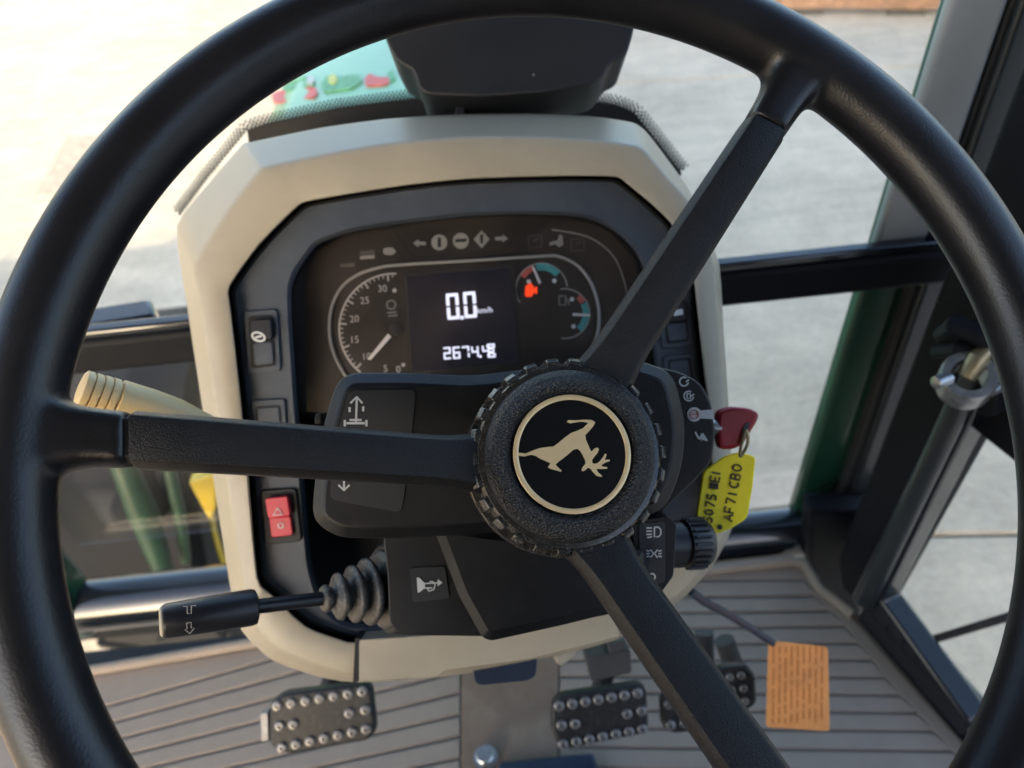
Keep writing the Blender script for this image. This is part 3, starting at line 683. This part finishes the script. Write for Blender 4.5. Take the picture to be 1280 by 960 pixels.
# switches
def switch(name, outer, inner, m_frame, d=None, rock=None, rock_m='pod_black', icon=None):
    d = d or D0 + .012
    s_ = px_prism(name, rounded(outer, 6, 3), d - .0022, d + .003, m_frame, dash, bevel=.0008)
    px_prism('well', rounded(inner, 4, 2), d - .0026, d - .0015, 'gap_black', s_)
    for poly, dd, mm in (rock or []):
        px_prism('rocker', rounded(poly, 3, 2), d - dd, d, mm, s_, bevel=.0007)
    return s_
s1 = switch('rocker_switch', [(304, 389), (346, 386), (351, 464), (309, 468)], [(310, 395), (341, 393), (345, 457), (314, 461)], 'dash_grey', rock=[([(313, 400), (338, 398), (340, 424), (315, 427)], .0065, 'stalk_black'), ([(316, 429), (340, 426), (342, 454), (318, 457)], .0038, 'dash_grey')])
ov = [(323 + 8 * math.cos(q) * .98 + 1.2 * math.sin(q), 421 + 5.4 * math.sin(q) + .8 * math.cos(q)) for q in [2 * math.pi * k / 16 for k in range(16)]]
strokes('icon', [ov], 2.4, D0 + .012 - .0068, 'print_white', s1, closed=True); strokes('icon', [[(319, 422), (327, 420)]], 2.4, D0 + .012 - .0068, 'print_white', s1)
switch('blank_plate', [(313, 501), (356, 498), (360, 566), (318, 570)], [(319, 508), (350, 506), (354, 560), (323, 563)], 'dash_grey', rock=[([(321, 510), (349, 508), (352, 558), (325, 561)], .0032, 'dash_grey')])
s2 = switch('hazard_switch', [(325, 613), (370, 610), (377, 677), (331, 681)], [(330, 618), (364, 616), (370, 671), (336, 674)], 'pod_black', rock=[([(331, 623), (359, 620), (363, 645), (335, 648)], .0075, 'switch_red'), ([(336, 647), (363, 645), (366, 669), (339, 672)], .0048, 'switch_red')])
strokes('icon', [[(341, 644), (353, 643), (347, 635)]], 1.7, D0 + .012 - .0078, 'print_white', s2, closed=True)
strokes('icon', [disc(351, 657, 3.2, 10)], 1.2, D0 + .012 - .0050, 'print_white', s2, closed=True)
switch('blank_plate', [(830, 444), (868, 441), (874, 500), (836, 504)], [(835, 450), (863, 447), (868, 494), (841, 498)], 'dash_grey', rock=[([(837, 452), (861, 449), (866, 492), (843, 496)], .0032, 'dash_grey')])
s3 = switch('rocker_switch', [(824, 372), (862, 369), (867, 432), (829, 436)], [(829, 378), (857, 375), (861, 426), (834, 430)], 'dash_grey', rock=[([(831, 380), (856, 377), (858, 400), (834, 403)], .0060, 'stalk_black'), ([(834, 405), (858, 402), (860, 424), (837, 427)], .0036, 'dash_grey')])
px_flat('icon', [(842, 388), (853, 386), (854, 393), (843, 395)], D0 + .012 - .0062, 'print_white', s3)

# ================================================================== STEERING COLUMN
colm = thing('steering_column', 'black steering column housing with control stalks, light knob and ignition switch', 'steering column', P(640, 640, .46))
pod = px_chamfer('upper_shroud', rounded([(424, 466), (520, 466), (590, 470), (650, 462), (740, 452), (800, 450), (842, 466), (858, 530), (852, 590), (830, 640), (780, 652), (600, 668), (478, 674), (420, 672), (390, 650), (392, 610), (404, 530)], 26, 5), .338, .3430, .44, 14, 'pod_black', colm, grow=.98)
px_prism('side_lug', rounded([(394, 518), (402, 516), (402, 530), (393, 530)], 2, 2), .350, .362, 'pod_black', colm, bevel=.001)
dcl = px_prism('decal_plate', rounded([(436, 488), (520, 487), (513, 560), (502, 641), (412, 624), (418, 560)], 9, 3), .3372, .3385, 'decal_grey', pod)
DD = .3371
strokes('arrow', [[(445, 528), (446, 498)], [(438, 504), (446, 496), (453, 504)]], 2.6, DD, 'print_white', dcl)
strokes('tractor_icon', [[(437, 509), (437, 515)], [(454, 508), (454, 514)], [(433, 529), (456, 529)], [(437, 525), (452, 525)], [(431, 525), (431, 533)], [(458, 525), (458, 533)]], 2.8, DD, 'print_white', dcl)
strokes('arrow', [[(430, 592), (430, 613)], [(423, 606), (430, 613), (437, 606)]], 2.6, DD, 'print_white', dcl)
neck = px_prism('column_neck', rounded([(478, 668), (600, 660), (720, 680), (800, 690), (800, 740), (765, 768), (607, 796), (500, 794), (486, 780), (484, 720)], 10, 3), .372, .49, 'pod_black', colm, bevel=.005, bseg=4)
low = px_chamfer('lower_shroud', rounded([(540, 655), (640, 650), (722, 668), (805, 690), (804, 712), (765, 766), (700, 782), (614, 801), (603, 797), (574, 745)], 5, 3), .353, .3578, .47, 11, 'pod_black', colm)
hp = px_prism('horn_plate', rounded([(512, 710), (556, 708), (562, 748), (516, 753)], 4, 3), .3712, .373, 'decal_grey', colm)
px_flat('horn_icon', [(521, 722), (524, 722), (531, 729), (531, 735), (525, 740), (522, 741)], .371, 'print_white', hp)
strokes('horn_icon', [[(530, 729.5), (548, 728.5)], [(530, 735), (540, 735)], [(537, 727), (541, 727), (544, 731), (542, 737), (536, 739), (534, 735)]], 1.6, .371, 'print_white', hp)
px_flat('horn_icon', [(547, 724), (553, 728.5), (547, 733)], .371, 'print_white', hp)
# light switch panel and knob
lp = px_prism('light_switch_panel', rounded([(790, 652), (834, 645), (846, 655), (842, 720), (826, 742), (796, 745)], 5, 3), .366, .45, 'pod_black', colm, bevel=.003)
LD = .3655
px_prism('decal_plate', rounded([(799, 655), (832, 652), (832, 728), (800, 732)], 4, 2), LD - .0003, LD + .001, 'decal_grey', lp)
LI = LD - .0004
strokes('headlamp_icon', [[(808, 660), (815, 660)], [(808, 664), (815, 664)], [(808, 668), (815, 668)], [(809, 672), (815, 671)], [(818, 659), (818, 671), (823, 671), (826, 668), (826, 662), (823, 659), (818, 659)]], 1.6, LI, 'print_white', lp)
strokes('side_light_icon', [[(808, 688), (812, 689)], [(808, 692), (812, 692)], [(808, 696), (812, 695)], [(813, 687), (817, 692), (813, 697)], [(822, 687), (818, 692), (822, 697)], [(823, 689), (827, 688)], [(823, 692), (827, 692)], [(823, 695), (827, 696)]], 1.5, LI, 'print_white', lp)
strokes('off_icon', [disc(815, 721, 4, 12)], 1.7, LI, 'print_white', lp, closed=True)
k0, k1 = P(846, 680, .400), P(884, 678, .404)
kax = (k1 - k0).normalized(); kl = (k1 - k0).length; kr = .0128
knob = MB().lathe(k0 - kax * .008, kax, [(0, kr * .92), (.009, kr * .95), (.0095, kr * .82), (.0115, kr * .82), (.012, kr * .97), (.008 + kl - .002, kr * .95), (.008 + kl, kr * .85)], 40).build('light_knob', 'stalk_black', colm)
ka = kax.orthogonal().normalized(); kb = kax.cross(ka)
for q in range(22):
    an = 2 * math.pi * q / 22; rad = math.cos(an) * ka + math.sin(an) * kb; tn = kax.cross(rad)
    c0 = k0 + kax * .005 + rad * kr * .9; c1 = k0 + kax * (kl - .0035) + rad * kr * .9
    mb = MB(); mb.loft([[c + tn * .0010, c + rad * .0021 + tn * .0006, c + rad * .0021 - tn * .0006, c - tn * .0010] for c in (c0, c1)]); mb.build('ridge', 'stalk_black', knob, smooth=0)
# ignition barrel
ib = px_prism('ignition_housing', rounded([(812, 456), (850, 465), (876, 478), (889, 502), (895, 540), (890, 578), (872, 598), (850, 618), (828, 640), (800, 640), (800, 470)], 10, 4), .362, .45, 'pod_black', colm, bevel=.007, bseg=5)
ID = .3616
def circarrow(x, y, r_): return [arc(x, y, r_, 60, 350, 14), [(x + r_ - 3, y + .5), (x + r_ + .5, y - 2.5)]]
strokes('ignition_icon', circarrow(855, 477, 5.5), 1.9, ID, 'print_white', ib)
strokes('ignition_icon', circarrow(861, 495, 6) + [[(859, 492), (863, 492), (863, 498), (859, 498), (859, 492)]], 1.8, ID, 'print_white', ib)
px_flat('ignition_pointer', disc(868, 518, 9, 18), ID, 'print_white', ib)
px_flat('ignition_pointer', [(876, 513), (891, 512), (892, 524), (876, 523)], ID, 'print_white', ib)
strokes('stop_icon', [disc(868, 518, 5.5, 12) + [disc(868, 518, 5.5, 12)[0]], [(864, 518), (872, 518)]], 1.0, ID - .0005, 'gauge_red', ib)
px_flat('ignition_icon', [(869, 541), (877, 549), (876, 542), (885, 552), (876, 549), (878, 553)], ID, 'print_white', ib)
strokes('ignition_icon', [[(869, 540), (874, 549)], [(874, 549), (878, 542)], [(878, 542), (884, 551)]], 2.2, ID, 'print_white', ib)
# indicator stalk with rubber boot
b0, b1 = P(487, 735, .392), P(402, 749, .372)
bax = (b1 - b0).normalized(); L_ = (b1 - b0).length; px_ = .38 / F_PX
prof = []
for tpos, rad in ((0, 46), (.05, 51), (.10, 54), (.13, 53), (.16, 46), (.19, 35), (.22, 33), (.26, 40), (.31, 45), (.345, 45), (.375, 40), (.40, 28), (.43, 26), (.47, 32), (.52, 38), (.555, 38), (.585, 33), (.61, 21), (.64, 20), (.69, 26), (.735, 31), (.77, 31), (.80, 26), (.83, 14), (.86, 13), (.90, 17), (.95, 18), (.985, 16), (1.0, 10)):
    prof.append((tpos * L_, rad * px_ * .93))
MB().lathe(b0 - bax * .022, bax, [(0, .0255), (.018, .0240), (.0235, .0225), (.025, .0205), (.025, .010)], 40).build('boot_boss', 'pod_black', colm, smooth=50)
boot = MB().lathe(b0, bax, prof, 40).build('stalk_boot', 'rubber', colm, smooth=60)
h0, h1 = P(322, 758, .356), P(203, 777, .338)
MB().tube([b1 - bax * .006, h0], .0034, 16).build('stalk_rod', 'stalk_black', colm)
hax = (h1 - h0).normalized(); hl = (h1 - h0).length
hd = MB().lathe(h0, hax, [(0, .0060), (.0008, .0078), (.003, .0083), (hl * .5, .0081), (hl - .0015, .0075), (hl, .0068)], 36).build('stalk_handle', 'stalk_black', colm)
MB().lathe(h1 - hax * .001, hax, [(0, .0066), (.0016, .0064), (.0022, .0055)], 28).build('end_cap', 'cream', hd)  # cream colour paints warm light onto the stalk's tip
HD = .3332
strokes('indicator_icon', [[(229, 758), (234, 758), (234, 767), (239, 767), (239, 757), (245, 757)], [(233, 779), (239, 778), (239, 785), (243, 785), (237, 792), (231, 787), (234, 786), (233, 779)]], 1.0, HD, 'print_grey', hd)
# cream shuttle lever on the left
lv0, lv1 = P(97, 487, .335), P(300, 545, .375)
lax = (lv1 - lv0).normalized(); ll = (lv1 - lv0).length
prof = [(0, .004), (.0006, .0078)]
for k in range(4):
    z = .0015 + k * .0036; r_ = .0092 + k * .0001
    prof += [(z, r_), (z + .0026, r_), (z + .0027, r_ - .0011), (z + .0033, r_ - .0011)]
prof += [(.0165, .0098), (.030, .0097), (.042, .0088), (ll * .8, .0055), (ll, .0045)]
MB().lathe(lv0, lax, prof, 36).build('shuttle_lever', 'lever_cream', colm, smooth=40)
# column core under the wheel
WC = Vector((.0229, -.0216, -.27366)); WN = Vector((.1229, .1954, 1)).normalized()
E1 = (Vector((1, 0, 0)) - WN * WN.x).normalized(); E2 = WN.cross(E1)
MB().lathe(CM @ (WC - WN * .030), (CM.to_3x3() @ -WN), [(0, .026), (.03, .029), (.09, .035)], 32).build('column_core', 'pod_black', colm)

# ================================================================== STEERING WHEEL
wheel = thing('steering_wheel', 'large black three-spoke steering wheel with deer badge on its hub', 'steering wheel', CM @ WC)
RR, RT = .186, .0136
def on_wheel(px, py, h=0.0):                           # pixel on the plane h above the rim plane, camera space
    r_ = Vector(((px - 640) / F_PX, -(py - 480) / F_PX, -1)); p0 = WC + WN * h
    return r_ * (p0.dot(WN) / r_.dot(WN))
def wp(a, rho, h): return WC + rho * (math.cos(a) * E1 + math.sin(a) * E2) + h * WN
def section(c, half, hgt, nrm_, top=.55):              # rounded bar section: c centre, half width vector, thickness
    w = half; pts = []
    prof_ = [(-1, -.30), (-1, .12), (-.97, .20), (-.80, .45), (-.74, .49), (-.68, .5), (.68, .5), (.74, .49), (.80, .45), (.97, .20), (1, .12), (1, -.30), (.86, -.5), (-.86, -.5)]
    return [c + w * a + nrm_ * (hgt * b) for a, b in prof_]
SP = [  # outer edges at the collar seam, outer edges at the hub (pixels)
    ((160, 511), (160, 584), (590, 545), (590, 607)),
    ((985, 168), (937, 141), (790, 480), (728, 452)),
    ((935, 1015), (1020, 1000), (718, 694), (788, 676)),
]
rim = MB(); seg, sec = 220, 24
rings = []
for i in range(seg):
    a = 2 * math.pi * i / seg
    rings.append([wp(a, RR + RT * math.cos(q), RT * 1.0 * math.sin(q)) for q in [2 * math.pi * k / sec for k in range(sec)]])
n_ = sec; vs = [v for r_ in rings for v in r_]; fs = []
for i in range(seg):
    for k in range(sec):
        j = (i + 1) % seg; m_ = (k + 1) % sec; fs.append((i * n_ + k, j * n_ + k, j * n_ + m_, i * n_ + m_))
rim.add(vs, fs)
THK = .016
spokes = []
for (ca, cb, ha, hb) in SP:
    pa, pb = on_wheel(*ca, .002), on_wheel(*cb, .002)
    qa, qb = on_wheel(*ha, -.020), on_wheel(*hb, -.020)
    cs, ch = (pa + pb) / 2, (qa + qb) / 2; hs, hh = (pb - pa) / 2, (qb - qa) / 2
    out = (cs - ch).normalized(); out_flat = (out - WN * out.dot(WN)).normalized()
    rho = ((cs - WC) - WN * (cs - WC).dot(WN)).length
    cs = cs - WN * .005; ch = ch - WN * .008
    # flared collar moulded onto the rim
    reach = RR - rho
    secs = []
    for tt, wk, hk in ((0.0, 1.0, 1.0), (.18, 1.0, 1.0), (.42, 1.06, 1.05), (.62, 1.24, 1.15), (.80, 1.62, 1.22), (1.0, 2.2, 1.1)):
        c = cs + out_flat * (reach * tt); c = c - WN * ((c - WC).dot(WN)) * (tt ** 1.2) 
        secs.append(section(c, hs * wk, THK * hk, WN))
    rim.loft(secs)
    spokes.append((cs, hs, ch, hh, out))
W_ = CM
rm = MB(); rm.v = [CM @ v for v in rim.v]; rm.f = rim.f
ro = rm.build('rim', 'rim_leather', wheel, smooth=0)
rmod = ro.modifiers.new('remesh', 'REMESH'); rmod.mode = 'VOXEL'; rmod.voxel_size = .0013; rmod.use_smooth_shade = True
smod = ro.modifiers.new('smooth', 'SMOOTH'); smod.factor = .5; smod.iterations = 30
dg = bpy.context.evaluated_depsgraph_get(); me_new = bpy.data.meshes.new_from_object(ro.evaluated_get(dg))
ro.modifiers.clear(); old = ro.data; ro.data = me_new; bpy.data.meshes.remove(old); me_new.name = 'rim'
if not me_new.materials: me_new.materials.append(MATS['rim_leather'])
me_new.polygons.foreach_set('use_smooth', [True] * len(me_new.polygons))
for cs, hs, ch, hh, out in spokes:
    secs = []
    for tt in (0.004, .012, .2, .4, .6, .75, .85, .92, .97, 1.10):
        c = cs.lerp(ch, tt); h_ = hs.lerp(hh, tt)
        k = .96 if tt == .004 else 1.0
        if tt > .9: h_ = h_ * (1 + (tt - .9) * 1.8)
        secs.append([CM @ v for v in section(c - out * .0006, h_ * k, THK * k, WN)])
    mb = MB(); mb.loft(secs); mb.build('spoke', 'spoke_plastic', wheel, smooth=32)
    mb = MB(); mb.loft([[CM @ v for v in section(cs + out * .008, hs * .84, THK * .76, WN)], [CM @ v for v in section(cs - out * .008, hs * .84, THK * .76, WN)]]); mb.build('spoke_core', 'gap_black', wheel)
# hub
HK = -.015                                             # badge height under the rim plane
HC = on_wheel(715.5, 567, HK)
def hp_(a, rho, h): return CM @ (HC + rho * (math.cos(a) * E1 + math.sin(a) * E2) + h * WN)
NW = CM.to_3x3() @ WN
hub = MB().lathe(CM @ HC, NW, [(-.030, .0300), (-.030, .0380), (-.0290, .0386), (-.0255, .0386), (-.0245, .0380), (-.0240, .0356), (-.0060, .0356), (-.0045, .0346), (-.0040, .0322)], 96, cap=True).build('hub_collar', 'lug_plastic', wheel, smooth=40)
for k in range(26):
    a0 = 2 * math.pi * (k + .2) / 26; w_ = 2 * math.pi / 26 * .31
    mb = MB(); rings = []
    for h, r0, r1 in ((-.0238, .0350, .0380), (-.0228, .0350, .0386), (-.0075, .0350, .0384), (-.0050, .0350, .0366)):
        rings.append([hp_(a0 - w_, r0, h), hp_(a0 - w_ * .8, r1, h), hp_(a0 + w_ * .8, r1, h), hp_(a0 + w_, r0, h)])
    mb.loft(rings); mb.build('lug', 'lug_plastic', hub, bevel=.0004, bseg=2)
cap = MB().lathe(CM @ HC, NW, [(-.0065, .0300), (-.0062, .0322), (-.0040, .0327), (-.0015, .0320), (.0008, .0296), (.0016, .0265), (.0014, .0246), (.0004, .0238), (-.0006, .0235), (-.0008, .0228)], 112, cap=True).build('hub_cap', 'hub_plastic', wheel, smooth=60)
MB().lathe(CM @ HC, NW, [(-.0010, .0229), (-.0004, .0229), (-.0002, .0227), (-.0002, .0200)], 96).build('badge', 'badge_black', wheel)
def wring(r0, r1, h0, h1, n=96):
    mb = MB(); mb.loft([[hp_(2 * math.pi * k / n, r_, h) for k in range(n)] for r_, h in ((r0, h0), (r0, h1), (r0 + .0003, h1 + .0002), (r1 - .0003, h1 + .0002), (r1, h1), (r1, h0))], cap0=False, cap1=False); return mb
wring(.0203, .0223, -.0003, .0003).build('badge_ring', 'gold', wheel, smooth=40)
DEER = [(305, 481), (345, 487), (385, 470), (410, 462), (440, 458), (470, 455), (490, 440), (520, 415), (548, 395), (575, 385), (600, 374), (615, 360), (622, 351), (600, 346), (570, 348), (545, 353), (527, 346), (535, 338), (565, 339), (610, 336), (640, 338), (655, 348), (645, 367), (625, 390), (611, 405), (613, 425), (622, 445), (632, 468), (638, 478), (650, 465), (665, 460), (672, 468), (665, 485), (652, 500), (641, 515), (642, 528), (652, 533), (667, 528), (681, 514), (691, 500), (698, 487), (705, 490), (701, 507), (696, 515), (720, 514), (719, 521), (697, 529), (682, 539), (688, 545), (709, 547), (707, 555), (680, 556), (660, 555), (667, 570), (686, 586), (682, 592), (660, 586), (645, 570), (634, 555), (622, 550), (612, 560), (600, 567), (593, 560), (600, 545), (612, 532), (609, 515), (599, 495), (588, 476), (575, 466), (558, 470), (535, 490), (510, 510), (490, 525), (478, 536), (490, 549), (505, 561), (503, 569), (480, 562), (455, 555), (443, 547), (450, 540), (454, 530), (435, 521), (410, 510), (390, 498), (370, 492), (340, 500), (305, 496)]
mb = MB()
pts = [(560 + x / 3.557, 430 + y / 3.557) for x, y in DEER]
mb.loft([[CM @ on_wheel(x, y, HK - .0003) for x, y in pts], [CM @ on_wheel(x, y, HK + .0004) for x, y in pts]]); mb.build('badge_deer', 'gold', wheel, smooth=0)

# ================================================================== KEY, TAGS
key = thing('ignition_key', 'red headed key turned in the ignition switch', 'key', P(905, 535, .405))
KD = .402
px_prism('key_head', rounded([(898, 514), (915, 508), (938, 510), (950, 517), (948, 526), (936, 545), (930, 556), (918, 562), (900, 562), (896, 540)], 6, 4), KD, KD + .009, 'key_red', key, bevel=.0022, bseg=4)
px_prism('key_hole', rounded([(931, 530), (937, 527), (936, 536), (930, 545), (927, 542)], 3, 3), KD - .0006, KD + .002, 'strip_grey', key)
MB().tube([P(882, 533, KD + .004), P(900, 535, KD + .004)], .0042, 12).build('key_shank', 'steel', key)
rg = [(932, 537), (935, 545), (934, 556), (929, 566), (925, 570), (926, 560), (929, 548)]
MB().tube([P(x, y, KD - .002) for x, y in catmull(rg + [rg[0]])], .0009, 8).build('key_loop', 'brass', key)
tag = thing('key_tag', 'yellow plastic key tag with handwritten black lettering hanging from the red key', 'key tag', P(907, 610, .41))
TD = .408
tp = px_prism('tag_body', rounded([(880, 590), (905, 571), (925, 565), (945, 571), (941, 610), (934, 648), (914, 661), (896, 668), (876, 664), (871, 644)], 5, 3), TD, TD + .0025, 'tag_yellow', tag, bevel=.0006)
def hand(lines, ox, oy, s=1.0, ang=-82, w=2.2):
    mb = MB(); c, sn = math.cos(R(ang)), math.sin(R(ang))
    for ln in lines: stroke_poly(mb, [(ox + (x * c - y * sn) * s, oy + (x * sn + y * c) * s) for x, y in ln], w, TD - .0002)
    mb.build('lettering', 'ink', tp, smooth=0)
GL = {'A': [[(0, 10), (3.5, 0), (7, 10)], [(1.4, 6.5), (5.8, 6.5)]], 'F': [[(0, 10), (0, 0), (6, 0)], [(0, 5), (5, 5)]], '7': [[(0, 0), (6, 0), (2.5, 10)]], '1': [[(2, 0), (2, 10)]],
      'C': [[(6, 1.5), (3.5, 0), (.8, 2), (0, 5), (.8, 8), (3.5, 10), (6, 8.5)]], 'B': [[(0, 0), (0, 10), (4, 10), (6, 7.5), (4, 5), (0, 5)], [(0, 0), (4, 0), (5.4, 2.5), (4, 5)]],
      'O': [[(3.4, 0), (.8, 2), (0, 5), (.8, 8), (3.4, 10), (6, 8), (6.8, 5), (6, 2), (3.4, 0)]], '5': [[(6, 0), (1, 0), (.6, 4.4), (4, 4.2), (6, 6.6), (4.6, 9.6), (.4, 10)]],
      '0': [[(3, 0), (.6, 2.5), (.4, 7), (3, 10), (5.6, 7.5), (5.4, 2.5), (3, 0)]], 'E': [[(6, 0), (0, 0), (0, 10), (6, 10)], [(0, 5), (5, 5)]],
      'I': [[(1, 0), (1, 10)]], '#': [[(0, 1), (7, 2), (0, 4), (7, 5), (0, 7), (7, 8), (1, 10)], [(1, 0), (1.5, 10)], [(4, 0), (4, 10)], [(6, 0), (6, 10)]]}
def write(s, ox, oy, sc, ang=-82, adv=9.0):
    c, sn = math.cos(R(ang)), math.sin(R(ang)); x = 0
    for ch in s:
        if ch != ' ': hand(GL[ch], ox + x * c * sc, oy + x * sn * sc, sc, ang)
        x += {'I': 4.5, '1': 5, ' ': 4}.get(ch, adv)
write('AF71 CBO', 904, 650, 1.15, -80, 9.2)
write('5075 #EI', 879, 652, 1.08, -80, 8.8)
px_flat('eyelet', disc(900, 659, 3.2, 12), TD - .0001, 'ink', tp)
ot = thing('orange_tag', 'orange paper tag hanging over the mat on a dark cord', 'tag', P(997, 860, .66))
OD = .66
ob_ = px_prism('tag_sheet', rounded([(961, 801), (1035, 809), (1037, 914), (958, 909)], 4, 2), OD, OD + .0012, 'tag_orange', ot)
lines = []
for k in range(9):
    x0 = 967 + k * 7.6; y = 808
    while y < 900:
        l_ = random.uniform(6, 26); lines.append([(x0 - (y - 808) * .008, y), (x0 - (y + l_ - 808) * .008, min(y + l_, 904))]); y += l_ + random.uniform(2, 6)
strokes('tag_lettering', lines, 1.3, OD - .0001, 'tag_print', ob_)
MB().tube([P(x, y, d_) for x, y, d_ in ((862, 738, .50), (880, 752, .54), (910, 768, .60), (940, 786, .645), (966, 804, .657))], .0030, 10).build('cord', 'blue_black', ot)

# ================================================================== MONITOR ON THE CONSOLE TOP
mon = thing('display_unit', 'black display housing standing on top of the console', 'display', P(640, 110, .54))
MDD = .49
px_prism('housing', rounded([(481, 48), (497, 78), (518, 88), (523, 110), (534, 118), (600, 121), (684, 115), (742, 103), (754, 95), (763, 77), (784, 67), (793, 36), (800, -110), (468, -110)], 9, 4), MDD, MDD + .055, 'monitor_black', mon, bevel=.005, bseg=4)
px_prism('post', [(573, 114), (584, 114), (578, 146), (568, 146)], MDD + .02, MDD + .03, 'stalk_black', mon, bevel=.001)
px_flat('speck', disc(667, 93, 1.3, 8), MDD, 'print_grey', mon, th=.0012)

# ================================================================== BONNET, FRONT WHEEL, MUDGUARD
hood = thing('tractor_bonnet', 'glossy green tractor bonnet beyond the windscreen', 'bonnet', (-.08, 1.4, 1.3))
cx = -.085; secs = []
for y, w, z in ((.68, .235, 1.50), (1.0, .24, 1.50), (1.5, .24, 1.49), (2.0, .235, 1.47), (2.35, .22, 1.42), (2.45, .18, 1.30)):
    pr = [(-1, -.55), (-1, -.10), (-.97, -.045), (-.90, -.015), (-.75, 0), (-.3, .012), (.3, .012), (.75, 0), (.90, -.015), (.97, -.045), (1, -.10), (1, -.55)]
    secs.append([Vector((cx + w * a, y, z + b)) for a, b in pr])
MB().loft(secs).build('bonnet_shell', 'green_paint', hood, smooth=50)
# red, green, yellow and pale patches on the bonnet
def hood_pt(px, py):
    z = 1.51
    for _ in range(4):
        p = on_z(px, py, z); a = abs((p.x - cx) / .24); y = p.y
        zz = 1.50 if y < 1 else 1.50 - .02 * (y - 1)
        z = zz + (.012 if a < .3 else .012 - .012 * (a - .3) / .45 if a < .75 else -.015 * (a - .75) / .15) + .0025
    return on_z(px, py, z)
def wsx(name, poly, m): return MB().prism([hood_pt(x, y) for x, y in poly], Vector((0, 0, -.010))).build(name, m, hood, smooth=0)
wsx('colour_patch', rounded([(338, 119), (346, 114), (392, 108), (398, 114), (394, 121), (345, 128)], 4), 'patch_red')
wsx('colour_patch', rounded([(352, 108), (378, 96), (392, 95), (394, 105), (356, 113)], 4), 'patch_green')
wsx('colour_patch', rounded([(400, 104), (410, 93), (424, 96), (448, 92), (454, 100), (440, 110), (404, 115)], 5), 'patch_green')
wsx('colour_patch', disc(416, 100, 5.5), 'patch_yellow').location.z += .0015
wsx('colour_patch', disc(388, 101, 5), 'patch_pale').location.z += .0015
wsx('colour_patch', rounded([(455, 98), (462, 91), (470, 96), (486, 96), (487, 104), (476, 106), (457, 107)], 4), 'patch_red')
wsx('colour_patch', rounded([(484, 90), (490, 86), (495, 96), (489, 102)], 3), 'patch_green')

MB().box((cx - .22, .66, .75), (cx + .22, 2.3, .93)).build('chassis', 'trim_black', hood, bevel=.01)

fwh = thing('front_wheel', 'black front tyre on a yellow wheel beyond the lower window', 'wheel', (-.86, 1.36, 0))
def wheel_at(th_, c, r_, w):
    axx = Vector((1, 0, 0))
    ty = MB().lathe(Vector(c) - axx * w / 2, axx, [(0, r_ * .70), (.01, r_ * .82), (.04, r_ * .93), (w * .5, r_ * .97), (w - .04, r_ * .93), (w - .01, r_ * .82), (w, r_ * .70)], 64).build('tyre', 'tyre', th_)
    for k in range(34):
        a = 2 * math.pi * k / 34; s_ = 1 if k % 2 else -1
        mb = MB(); rr = []
        for u, da in ((.02, -.05), (w * .46, .07)):
            x = c[0] + s_ * (w / 2 - u); ro_ = r_ if u > .03 else r_ * .95
            rr.append([Vector((x, c[1] + q * math.cos(a + da + e), c[2] + q * math.sin(a + da + e))) for q, e in ((r_ * .90, -.035), (ro_, -.028), (ro_, .028), (r_ * .90, .035))])
        mb.loft(rr); mb.build('tread_lug', 'tyre', ty, smooth=0)
    MB().lathe(Vector(c) + axx * (w / 2 - .01), axx, [(-.05, r_ * .72), (.012, r_ * .705), (.014, r_ * .66), (-.02, r_ * .50), (-.05, r_ * .22), (-.03, r_ * .2), (-.03, .02)], 48).build('wheel_disc', 'wheel_yellow', th_, smooth=40)
wheel_at(fwh, (-.86, 1.32, .42), .42, .32)
mg = thing('mudguard', 'dark mudguard with green support arms over the front tyre', 'mudguard', (-.86, 1.3, .95))
secs = []
for k in range(15):
    a = R(50 + k * 8.5); secs.append([Vector((x, 1.32 + r_ * math.cos(a), .42 + r_ * math.sin(a))) for x, r_ in ((-1.06, .445), (-1.04, .47), (-.68, .47), (-.66, .445), (-.66, .44), (-1.06, .44))])
MB().loft(secs).build('guard', 'trim_black', mg, smooth=40)
MB().tube([on_y(146, 560, .92), on_y(178, 640, .88), on_y(206, 716, .84)], [.020, .026, .018], 12).build('support_arm', 'arm_green', mg)
MB().tube([on_y(205, 560, .95), on_y(224, 640, .9), on_y(232, 700, .88)], [.010, .012, .010], 12).build('support_arm', 'arm_green', mg)
MB().prism([on_y(x, y, .80) for x, y in [(236, 604), (256, 597), (270, 594), (270, 636), (262, 652)]], Vector((0, .02, 0))).build('yellow_bracket', 'wheel_yellow', mg, bevel=.003)
MB().tube([on_y(160, 560, 1.0), on_y(196, 640, .98)], [.028, .024], 12).build('hose', 'trim_black', mg)

bpy.context.view_layer.update()
